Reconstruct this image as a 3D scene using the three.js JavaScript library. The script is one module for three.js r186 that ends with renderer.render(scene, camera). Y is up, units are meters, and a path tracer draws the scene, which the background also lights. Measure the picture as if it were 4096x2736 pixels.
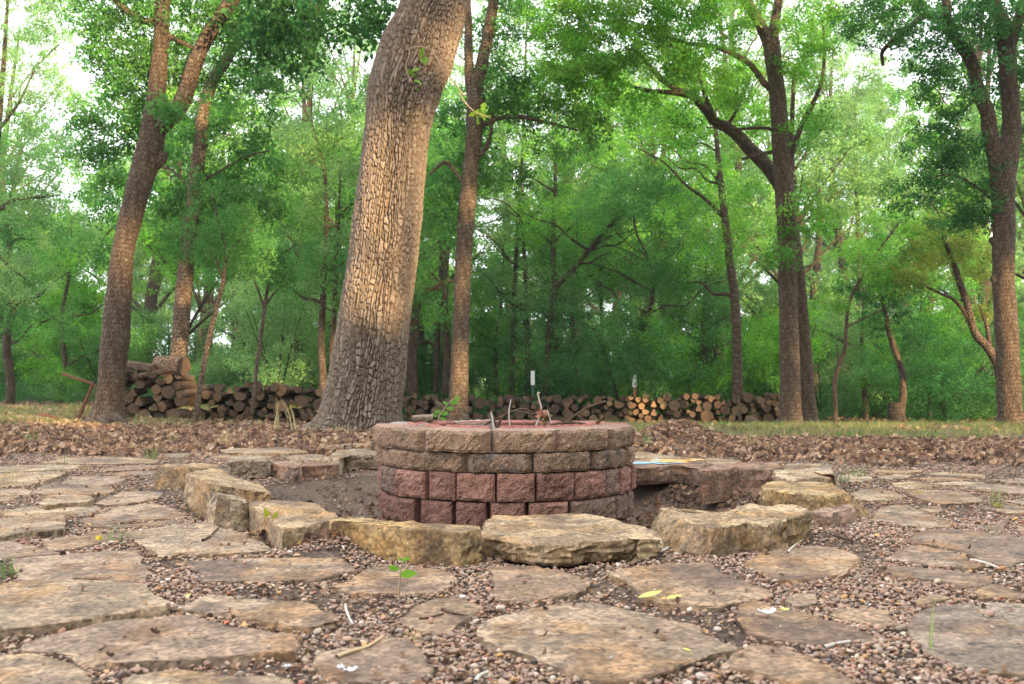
import * as THREE from 'three';
import { mergeGeometries, mergeVertices, toCreasedNormals } from 'three/addons/utils/BufferGeometryUtils.js';
import { createNoise2D, createNoise3D } from 'simplex-noise';

// ---------------------------------------------------------------- camera, sky, sun, exposure
const scene = new THREE.Scene();
const F = 3983, CX = 2048, CY = 1368, EYE = 0.6, PITCH = Math.atan((1525 - CY) / F);
const camera = new THREE.PerspectiveCamera(2 * Math.atan(CY / F) * 180 / Math.PI, 4096 / 2736, 0.05, 400);
camera.position.set(0, EYE, 0);
camera.rotation.x = PITCH;
camera.focus = 4.5;
camera.userData.fStop = 6;
camera.updateProjectionMatrix();

const renderer = new THREE.WebGLRenderer({ antialias: true });
renderer.toneMapping = THREE.LinearToneMapping;
renderer.toneMappingExposure = 3.15;
renderer.shadowMap.enabled = true;

const SUN = new THREE.Vector3(Math.sin(0.62) * Math.cos(0.22), Math.sin(0.22), Math.cos(0.62) * Math.cos(0.22)).normalize();
{
  const W = 256, Hh = 128, d = new Float32Array(W * Hh * 4);
  for (let j = 0; j < Hh; j++) {
    const up = Math.sin(((j + 0.5) / Hh - 0.5) * Math.PI);
    for (let i = 0; i < W; i++) {
      const k = 0.92 + 0.1 * Math.max(0, up), o = (j * W + i) * 4;      // bright milky summer haze, hardly any blue
      d[o] = 0.97 * k; d[o + 1] = 0.99 * k; d[o + 2] = 1.05 * k; d[o + 3] = 1;
    }
  }
  const sky = new THREE.DataTexture(d, W, Hh, THREE.RGBAFormat, THREE.FloatType);
  sky.mapping = THREE.EquirectangularReflectionMapping; sky.magFilter = THREE.LinearFilter; sky.needsUpdate = true;
  scene.background = sky; scene.environment = sky;
}
const sun = new THREE.DirectionalLight(new THREE.Color().setRGB(1, 0.72, 0.38), 5);
sun.name = 'sun'; sun.position.copy(SUN).multiplyScalar(80).add(new THREE.Vector3(0, 0, -15)); sun.castShadow = true;
sun.shadow.radius = 2; sun.shadow.mapSize.set(4096, 4096);
Object.assign(sun.shadow.camera, { left: -50, right: 50, top: 40, bottom: -40, near: 1, far: 200 });
sun.target.position.set(0, 0, -15); scene.add(sun, sun.target);

// ---------------------------------------------------------------- helpers
const V3 = THREE.Vector3;
function rngOf(seed) { let a = seed >>> 0; return () => { a = (a + 0x6d2b79f5) | 0; let t = Math.imul(a ^ (a >>> 15), 1 | a); t = (t + Math.imul(t ^ (t >>> 7), 61 | t)) ^ t; return ((t ^ (t >>> 14)) >>> 0) / 4294967296; }; }
const N3 = createNoise3D(rngOf(11)), N2 = createNoise2D(rngOf(12));
const fbm3 = (x, y, z, o = 3) => { let s = 0, a = 1, t = 0; for (let i = 0; i < o; i++) { s += a * N3(x, y, z); t += a; a *= 0.5; x *= 2.1; y *= 2.1; z *= 2.1; } return s / t; };
const clamp = (x, a = 0, b = 1) => Math.min(b, Math.max(a, x)), lerp = (a, b, t) => a + (b - a) * t;
const ss = (a, b, x) => { const t = clamp((x - a) / (b - a)); return t * t * (3 - 2 * t); };
const cosP = Math.cos(PITCH), sinP = Math.sin(PITCH);
function ray(sx, sy) { const x = (sx - CX) / F, y = -(sy - CY) / F; return [x, y * cosP + sinP, y * sinP - cosP]; }
function onPlane(sx, sy, h = 0) { const v = ray(sx, sy), t = (h - EYE) / v[1]; return [v[0] * t, h, v[2] * t]; }      // where the picture point lies on a level at height h
function atZ(sx, sy, Z) { const v = ray(sx, sy), t = Z / -v[2]; return [v[0] * t, EYE + v[1] * t, -Z]; }              // the same at a depth Z
const Q = 4096 / 2347;                                                                                                  // overview picture to photograph pixels
const D = (px, py, Z) => atZ(px * Q, py * Q, Z);
const REG = { 1: [1400, 1550, 1.806], 2: [500, 1650, 2.1345], 3: [2400, 1650, 1.9567], 4: [0, 1700, 1.514], 5: [700, 2150, 1.677], 6: [1900, 2150, 1.806], 7: [3000, 1750, 1.59], 8: [0, 0, 1] };
const S = (r, x, y) => [REG[r][0] + x / REG[r][2], REG[r][1] + y / REG[r][2]];
const taken = new Map();
function numbered(n) { const k = taken.get(n) ?? 0; taken.set(n, k + 1); return k ? n + '_' + String(k).padStart(3, '0') : n; }
function shadows(o) { o.traverse((m) => { if (m.isMesh) { m.castShadow = true; m.receiveShadow = true; } }); return o; }
function thing(name, label, category, group, kind) { const g = new THREE.Group(); g.name = numbered(name); g.userData = { label, category }; if (group) g.userData.group = group; if (kind) g.userData.kind = kind; scene.add(g); return g; }
function part(name, geo, mat, parent, label) { const m = new THREE.Mesh(geo, mat); m.name = name; m.castShadow = m.receiveShadow = true; if (label) m.userData.label = label; parent.add(m); return m; }
function single(name, geo, mat, label, category, group, kind) { const m = new THREE.Mesh(geo, mat); m.name = numbered(name); m.castShadow = m.receiveShadow = true; m.userData = { label, category }; if (group) m.userData.group = group; if (kind) m.userData.kind = kind; scene.add(m); return m; }
const rgb = (r, g, b) => new THREE.Color().setRGB(r, g, b);
function geoOf(pos, idx, uv, col) {
  const g = new THREE.BufferGeometry();
  g.setAttribute('position', new THREE.Float32BufferAttribute(pos, 3));
  if (uv) g.setAttribute('uv', new THREE.Float32BufferAttribute(uv, 2));
  if (col) g.setAttribute('color', new THREE.Float32BufferAttribute(col, 3));
  if (idx) g.setIndex(idx);
  g.computeVertexNormals();
  return g;
}
// texture coordinates in metres from the side each face looks to
function boxUV(g0, k = 1, ox = 0, oy = 0) {
  const g = g0.index ? g0.toNonIndexed() : g0, p = g.attributes.position, uv = new Float32Array(p.count * 2), a = new V3(), b = new V3(), c = new V3(), n = new V3();
  for (let i = 0; i < p.count; i += 3) {
    a.fromBufferAttribute(p, i); b.fromBufferAttribute(p, i + 1); c.fromBufferAttribute(p, i + 2);
    n.copy(b).sub(a).cross(c.clone().sub(a)); const x = Math.abs(n.x), y = Math.abs(n.y), z = Math.abs(n.z);
    [a, b, c].forEach((v, j) => { const [u, w] = y >= x && y >= z ? [v.x, v.z] : x >= z ? [v.z, v.y] : [v.x, v.y]; uv[(i + j) * 2] = u * k + ox; uv[(i + j) * 2 + 1] = w * k + oy; });
  }
  g.setAttribute('uv', new THREE.BufferAttribute(uv, 2));
  return g;
}

// ---------------------------------------------------------------- textures (tileable value noise)
const HASH = new Float32Array(65536); { const r = rngOf(5); for (let i = 0; i < 65536; i++) HASH[i] = r(); }
const hsh = (x, y, s) => HASH[((x * 1973 + y * 9277 + s * 26699) ^ (x * y * 7 + s)) & 65535];
function vn(x, y, per, s) { // x,y in lattice units, period per
  const xi = Math.floor(x), yi = Math.floor(y), fx = x - xi, fy = y - yi, u = fx * fx * (3 - 2 * fx), v = fy * fy * (3 - 2 * fy);
  const m = (k) => ((k % per) + per) % per, x0 = m(xi), x1 = m(xi + 1), y0 = m(yi), y1 = m(yi + 1);
  return lerp(lerp(hsh(x0, y0, s), hsh(x1, y0, s), u), lerp(hsh(x0, y1, s), hsh(x1, y1, s), u), v);
}
function tf(u, v, per, oct, s) { let a = 1, t = 0, r = 0; for (let i = 0; i < oct; i++) { r += a * vn(u * per, v * per, per, s + i); t += a; a *= 0.55; per *= 2; } return r / t; }
function tf2(u, v, pu, pv, oct, s) { let a = 1, t = 0, r = 0; for (let i = 0; i < oct; i++) { const x = u * pu, y = v * pv; // unequal periods
    const xi = Math.floor(x), yi = Math.floor(y), fx = x - xi, fy = y - yi, m = (k, p) => ((k % p) + p) % p; const U = fx * fx * (3 - 2 * fx), W = fy * fy * (3 - 2 * fy);
    r += a * lerp(lerp(hsh(m(xi, pu), m(yi, pv), s + i), hsh(m(xi + 1, pu), m(yi, pv), s + i), U), lerp(hsh(m(xi, pu), m(yi + 1, pv), s + i), hsh(m(xi + 1, pu), m(yi + 1, pv), s + i), U), W); t += a; a *= 0.55; pu *= 2; pv *= 2; } return r / t; }
function tex(n, fn, srgb, rep = 1) {
  const d = new Uint8Array(n * n * 4);
  for (let j = 0; j < n; j++) for (let i = 0; i < n; i++) { const c = fn((i + 0.5) / n, (j + 0.5) / n), o = (j * n + i) * 4; for (let k = 0; k < 3; k++) d[o + k] = clamp(Array.isArray(c) ? c[k] : c) * 255; d[o + 3] = 255; }
  const t = new THREE.DataTexture(d, n, n); t.wrapS = t.wrapT = THREE.RepeatWrapping; t.magFilter = THREE.LinearFilter; t.minFilter = THREE.LinearMipmapLinearFilter; t.generateMipmaps = true;
  if (srgb) t.colorSpace = THREE.SRGBColorSpace; t.repeat.set(rep, rep); t.needsUpdate = true; return t;
}
const mix3 = (a, b, t) => [lerp(a[0], b[0], t), lerp(a[1], b[1], t), lerp(a[2], b[2], t)];
// sandstone: warm bands, rust blooms, grey weathering, dark grains
const sandMap = tex(1024, (u, v) => {
  const a = tf(u, v, 4, 6, 1), b = tf(u, v, 7, 5, 20), g = tf(u, v, 128, 2, 40), w = tf2(u, v, 3, 14, 4, 60);
  let c = mix3([0.80, 0.75, 0.69], [0.93, 0.89, 0.82], ss(0.3, 0.7, a));
  c = mix3(c, [0.82, 0.68, 0.50], 0.55 * ss(0.52, 0.68, b)); c = mix3(c, [0.62, 0.57, 0.55], 0.85 * ss(0.55, 0.72, tf(u, v, 5, 5, 130)));
  const k = (0.86 + 0.55 * (g - 0.5) + 0.12 * (w - 0.5)) * (1 - 0.3 * ss(0.7, 0.76, tf(u, v, 70, 3, 93))) * (0.9 + 0.2 * ss(0.4, 0.6, tf(u, v, 16, 4, 170)));
  return c.map((x) => x * k);
}, true, 1 / 1.3);
const sandBump = tex(1024, (u, v) => 0.45 * tf(u, v, 8, 5, 1) + 0.3 * tf2(u, v, 6, 30, 4, 60) + 0.25 * tf(u, v, 128, 2, 41), false, 1 / 1.3);
// cast concrete with bright and dark grains
const concMap = tex(512, (u, v) => { const g = tf(u, v, 90, 2, 3), h = vn(u * 160, v * 160, 160, 77), a = tf(u, v, 6, 4, 9); const k = 0.78 + 0.5 * (g - 0.5) + 0.3 * (a - 0.5) + (h > 0.88 ? 0.3 : h < 0.12 ? -0.3 : 0); return [k, k, k]; }, true, 1 / 0.35);
const concBump = tex(512, (u, v) => 0.5 * tf(u, v, 14, 4, 5) + 0.5 * tf(u, v, 80, 2, 3), false, 1 / 0.35);
// bark: long interlocking plates
function plates(u, v, nu, nv, s) { // returns [edge distance, cell id]
  const wu = u + 0.012 * (tf2(u, v, 6, 6, 3, s + 3) - 0.5) * 6 / nu * 4, x = wu * nu, y = v * nv, xi = Math.floor(x), yi = Math.floor(y); let d1 = 9, d2 = 9, id = 0;
  for (let j = -1; j <= 1; j++) for (let i = -1; i <= 1; i++) {
    const cx = ((xi + i) % nu + nu) % nu, cy = ((yi + j) % nv + nv) % nv, px = xi + i + 0.15 + 0.7 * hsh(cx, cy, s), py = yi + j + 0.1 + 0.8 * hsh(cx, cy, s + 1), dx = px - x, dy = (py - y) * 0.8, d = Math.sqrt(dx * dx + dy * dy);
    if (d < d1) { d2 = d1; d1 = d; id = hsh(cx, cy, s + 2); } else if (d < d2) d2 = d;
  }
  return [d2 - d1, id];
}
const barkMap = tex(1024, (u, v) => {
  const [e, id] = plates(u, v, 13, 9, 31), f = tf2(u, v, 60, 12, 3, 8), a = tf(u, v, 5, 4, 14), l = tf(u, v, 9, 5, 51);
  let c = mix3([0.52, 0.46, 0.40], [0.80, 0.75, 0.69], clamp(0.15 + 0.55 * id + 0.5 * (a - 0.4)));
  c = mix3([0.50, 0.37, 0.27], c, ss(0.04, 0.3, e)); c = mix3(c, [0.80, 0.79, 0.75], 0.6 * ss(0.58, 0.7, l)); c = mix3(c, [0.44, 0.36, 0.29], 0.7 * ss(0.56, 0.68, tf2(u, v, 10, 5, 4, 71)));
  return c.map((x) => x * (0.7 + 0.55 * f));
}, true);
const barkBump = tex(1024, (u, v) => { const [e] = plates(u, v, 13, 9, 31); return 0.75 * ss(0, 0.3, e) + 0.25 * tf2(u, v, 60, 12, 3, 8); }, false);
const soilMap = tex(512, (u, v) => { const a = tf(u, v, 6, 6, 2), g = tf(u, v, 90, 2, 7); const k = 0.7 + 0.4 * (a - 0.5) + 0.5 * (g - 0.5); return [k, k * 0.98, k * 0.96]; }, true, 1 / 0.6);
const soilBump = tex(512, (u, v) => 0.6 * tf(u, v, 12, 6, 2) + 0.4 * tf(u, v, 100, 2, 9), false, 1 / 0.6);
const endMap = tex(256, (u, v) => { // sawn end of a log
  const x = u - 0.5, y = v - 0.5, a = Math.atan2(y, x), r = Math.hypot(x, y) * 2 + 0.06 * (tf(u, v, 4, 4, 3) - 0.5); const ring = 0.5 + 0.5 * Math.sin(r * 60 + 2 * tf(u, v, 5, 3, 6));
  let crack = 0; for (const [t, w] of [[0.4, 0.05], [1.9, 0.03], [3.4, 0.045], [4.6, 0.03], [5.6, 0.035]]) { const da = Math.abs(Math.atan2(Math.sin(a - t - 0.3 * r), Math.cos(a - t - 0.3 * r))); if (da < w * (1.2 - r) && r < 0.95) crack = 1; }
  const k = (0.7 + 0.14 * ring + 0.35 * (tf(u, v, 10, 4, 22) - 0.5)) * (crack ? 0.4 : 1) * (r > 0.9 ? 0.7 : 1); return [k, k * 0.93, k * 0.84];
}, true);

// ---------------------------------------------------------------- materials
const std = (o) => new THREE.MeshStandardMaterial({ roughness: 0.92, ...o });
const M = {
  soil: std({ vertexColors: true, map: soilMap, bumpMap: soilBump, bumpScale: 0.02 }),
  conc: std({ vertexColors: true, map: concMap, bumpMap: concBump, bumpScale: 0.014, roughness: 0.95 }),
  oak: std({ vertexColors: true, bumpMap: concBump, bumpScale: 0.006, roughness: 0.95 }),
  leaf: new THREE.MeshPhysicalMaterial({ vertexColors: true, transmission: 0.5, thickness: 0, roughness: 1, specularIntensity: 0.25, side: THREE.DoubleSide }),
  plain: std({ vertexColors: true }),
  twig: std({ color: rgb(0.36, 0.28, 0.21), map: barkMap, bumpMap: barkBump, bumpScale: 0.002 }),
  paleTwig: std({ color: rgb(0.5, 0.45, 0.38) }),
};
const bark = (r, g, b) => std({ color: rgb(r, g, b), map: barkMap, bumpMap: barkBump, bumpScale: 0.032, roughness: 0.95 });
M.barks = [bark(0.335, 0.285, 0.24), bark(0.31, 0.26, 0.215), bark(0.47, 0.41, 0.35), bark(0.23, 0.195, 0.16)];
const sand = (r, g, b, bs = 0.012) => std({ color: rgb(r, g, b), map: sandMap, bumpMap: sandBump, bumpScale: bs, roughness: 0.94 });
M.slabs = [sand(0.46, 0.345, 0.25), sand(0.405, 0.31, 0.245), sand(0.50, 0.405, 0.305), sand(0.40, 0.335, 0.285), sand(0.44, 0.345, 0.265)];
M.rockTan = sand(0.53, 0.42, 0.285, 0.012); M.rockGold = sand(0.52, 0.395, 0.22, 0.012); M.rockPale = sand(0.57, 0.475, 0.36, 0.012); M.rockRed = sand(0.42, 0.295, 0.24, 0.012); M.rockSlate = sand(0.45, 0.38, 0.30, 0.014); M.rockGrey = sand(0.44, 0.36, 0.285, 0.012);

// ---------------------------------------------------------------- the ground
const PIT = [-0.03, -5.03], PITR = 0.636;
const bermPts = [[1.0, 9.6, 0.03, 0.6], [1.55, 9.3, 0.15, 0.3], [1.75, 9.1, 0.03, 0.7], [2.75, 8.8, 0.03, 0.45], [3.2, 8.6, 0.045, 0.35], [3.8, 8.4, 0.03, 0.5], [4.5, 8.1, 0.015, 0.6], [5.2, 7.8, 0.01, 0.7]];
function berm(x, Z) { let h = 0; for (const [bx, bz, a, w] of bermPts) { const dx = (x - bx) / w, dz = (Z - bz) / (w * 1.15), e = Math.exp(-dx * dx - dz * dz); h += a * e; } return h; }
function H(x, z) {
  const Z = -z;
  let h = -0.42 * ss(11, 24, Z) * ss(-5.5, -2, x) - 0.1 * ss(24, 60, Z);
  h -= 0.15 * (1 - ss(1.0, 1.5, Math.hypot(x + 0.16, Z - 5.08)));
  h += berm(x, Z) + 0.05 * Math.exp(-(((x + 0.62) / 0.13) ** 2) - ((Z - 3.42) / 0.16) ** 2);
  h += 0.006 * N2(x * 1.7, z * 1.7) + (0.004 + 0.02 * ss(8, 11, Z)) * N2(x * 5, z * 5);
  return h;
}
// how much of the forest's leaf fall, the grass and the patio bed there is at a place
const litterAmount = (x, z) => { const Z = -z; return ss(7.6 - 0.7 * ss(0.5, 2.5, x), 8.6 - 0.6 * ss(0.5, 2.5, x), Z + 0.35 * N2(x * 0.9, z * 0.9)) * (x > 0 ? 1 - ss(9.3, 10.3, Z + 0.4 * N2(x * 0.7 + 9, z)) : 1 - 0.75 * ss(12.6, 14, Z)); };
const grassAmount = (x, z) => { const Z = -z; return clamp((x > 0.3 ? ss(9.5, 10.6, Z) : ss(-3.5, -5, x) * ss(11.6, 13, Z)) * (1 - ss(21, 25, Z)) * (0.65 + 0.5 * N2(x * 0.5 + 30, z * 0.5))); };
{
  const axis = (segs) => { const a = []; for (const [from, to, n] of segs) for (let i = 0; i < n; i++) a.push(lerp(from, to, i / n)); a.push(segs.at(-1)[1]); return a; };
  const xs = axis([[-160, -30, 18], [-30, -8, 44], [-8, 8, 230], [8, 30, 44], [30, 160, 18]]), zs = axis([[-160, -40, 18], [-40, -14, 90], [-14, -1, 220], [-1, 30, 30], [30, 160, 14]]);
  const pos = [], uv = [], col = [], idx = [], nx = xs.length;
  for (const z of zs) for (const x of xs) {
    pos.push(x, H(x, z), z); uv.push(x, z);
    const n = 0.5 + 0.5 * fbm3(x * 1.3, 7, z * 1.3), lit = litterAmount(x, z), gr = grassAmount(x, z), pd = Math.hypot(x + 0.16, z + 5.08);
    let c = mix3([0.16, 0.108, 0.078], [0.24, 0.17, 0.12], n);                                   // sandy bed under the pebbles
    c = mix3(c, [0.215, 0.148, 0.105], 1 - ss(1.3, 1.6, pd));                                        // dug soil round the ring
    c = mix3(c, mix3([0.20, 0.12, 0.075], [0.30, 0.19, 0.115], n), lit);
    c = mix3(c, mix3([0.22, 0.20, 0.075], [0.30, 0.25, 0.12], n), gr);
    if (-z > 15 && x < -1.2) c = mix3(c, [0.36, 0.19, 0.09], 0.5 * n);
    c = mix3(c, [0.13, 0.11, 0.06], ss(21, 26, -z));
    col.push(...c);
  }
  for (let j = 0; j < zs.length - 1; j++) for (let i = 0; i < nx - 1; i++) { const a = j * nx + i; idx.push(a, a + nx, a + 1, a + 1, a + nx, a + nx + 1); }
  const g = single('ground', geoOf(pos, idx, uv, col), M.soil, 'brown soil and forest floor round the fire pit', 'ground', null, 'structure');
  g.castShadow = false;
}

// ---------------------------------------------------------------- split stone: an outline seen from above, a level top and broken sides
function rockGeo(pts, o = {}) { // pts: [x, z, top, bottom, outset at the bottom]
  const { step = 0.03, levels = 5, rough = 0.012, relief = 0.006, edge = 0.008, seed = 0, inner = [0.93, 0.75, 0.5, 0.25], strata = 0.4 } = o;
  let cx = 0, cz = 0; for (const p of pts) { cx += p[0] / pts.length; cz += p[1] / pts.length; }
  const ring = [];
  for (let i = 0; i < pts.length; i++) {
    const a = pts[i], b = pts[(i + 1) % pts.length], n = Math.max(1, Math.round(Math.hypot(a[0] - b[0], a[1] - b[1]) / step));
    for (let k = 0; k < n; k++) ring.push(a.map((v, j) => lerp(v, b[j], k / n)));
  }
  for (const r of ring) { const d = Math.hypot(r[0] - cx, r[1] - cz) || 1, k = rough * 0.8 * (fbm3(r[0] * 14 + seed, 0, r[1] * 14) + 0.6 * N3(r[0] * 45, seed, r[1] * 45) * 0.5); r[0] += (r[0] - cx) / d * k; r[1] += (r[1] - cz) / d * k; }
  const pos = [], idx = [], n = ring.length, put = (x, y, z) => pos.push(x - cx, y, z - cz);
  for (let l = 0; l <= levels; l++) for (const r of ring) {
    const t = l / levels, y = lerp(r[3], r[2] - edge, t), dx = r[0] - cx, dz = r[1] - cz, d = Math.hypot(dx, dz) || 1;
    const s = rough * (fbm3(r[0] * 7 + seed, y * 16, r[1] * 7) * 0.9 + strata * N3(r[0] * 2, y * 40 + seed, r[1] * 2) + 0.35 * N3(r[0] * 40, y * 40, r[1] * 40 + seed));
    const k = (r[4] ?? 0) * (1 - t) + s * (l === levels ? 0.6 : 1) - (l === 0 ? 0.01 : 0);
    put(r[0] + dx / d * k, y + (l === levels ? 0.3 * s : 0), r[1] + dz / d * k);
  }
  let cy = 0; for (const r of ring) cy += r[2] / n;
  const inset = (r, s) => { const dx = r[0] - cx, dz = r[1] - cz, d = Math.hypot(dx, dz) || 1; return [r[0] - dx / d * s, r[1] - dz / d * s]; };
  for (const r of ring) { const [x, z] = inset(r, edge * (1 + 0.7 * N3(r[0] * 30, seed, r[1] * 30))); put(x, r[2] + relief * 0.5 * fbm3(x * 9, seed, z * 9), z); }
  for (const s of inner) for (const r of ring) { const x = lerp(cx, r[0], s), z = lerp(cz, r[1], s); put(x, lerp(cy, r[2], s) + relief * fbm3(x * 7 + seed, 3, z * 7), z); }
  put(cx, cy + relief * fbm3(cx * 7 + seed, 3, cz * 7), cz);
  const rows = levels + 1 + 1 + inner.length, last = pos.length / 3 - 1;
  for (let l = 0; l < rows - 1; l++) for (let i = 0; i < n; i++) { const a = l * n + i, b = l * n + (i + 1) % n, c = a + n, d = b + n; idx.push(a, c, b, b, c, d); }
  for (let i = 0; i < n; i++) idx.push((rows - 1) * n + i, last, (rows - 1) * n + (i + 1) % n);
  put(cx, Math.min(...ring.map((r) => r[3])), cz); for (let i = 0; i < n; i++) idx.push(i, (i + 1) % n, last + 1);
  // outward whichever way the outline was drawn
  let area = 0; for (let i = 0; i < n; i++) { const a = ring[i], b = ring[(i + 1) % n]; area += a[0] * b[1] - b[0] * a[1]; }
  if (area < 0) for (let i = 0; i < idx.length; i += 3) { const t = idx[i + 1]; idx[i + 1] = idx[i + 2]; idx[i + 2] = t; }
  const g = new THREE.BufferGeometry(); g.setAttribute('position', new THREE.Float32BufferAttribute(pos, 3)); g.setIndex(idx);
  return { geo: boxUV(toCreasedNormals(g, 0.55), 1, seed * 0.37, seed * 0.61), at: [cx, 0, cz] };
}
const polyAt = (r, pts, h) => pts.map((p) => { const [x, , z] = onPlane(...S(r, p[0], p[1]), p[2] ?? h); return [x, z, p[2] ?? h, p[3], p[4]]; });
function inside(poly, x, z) { let c = false; for (let i = 0, j = poly.length - 1; i < poly.length; j = i++) { const a = poly[i], b = poly[j]; if ((a[1] > z) !== (b[1] > z) && x < (b[0] - a[0]) * (z - a[1]) / (b[1] - a[1]) + a[0]) c = !c; } return c; }
const boxed = (poly) => { const xs = poly.map((p) => p[0]), zs = poly.map((p) => p[1]); return { poly, x0: Math.min(...xs), x1: Math.max(...xs), z0: Math.min(...zs), z1: Math.max(...zs) }; };

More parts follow.
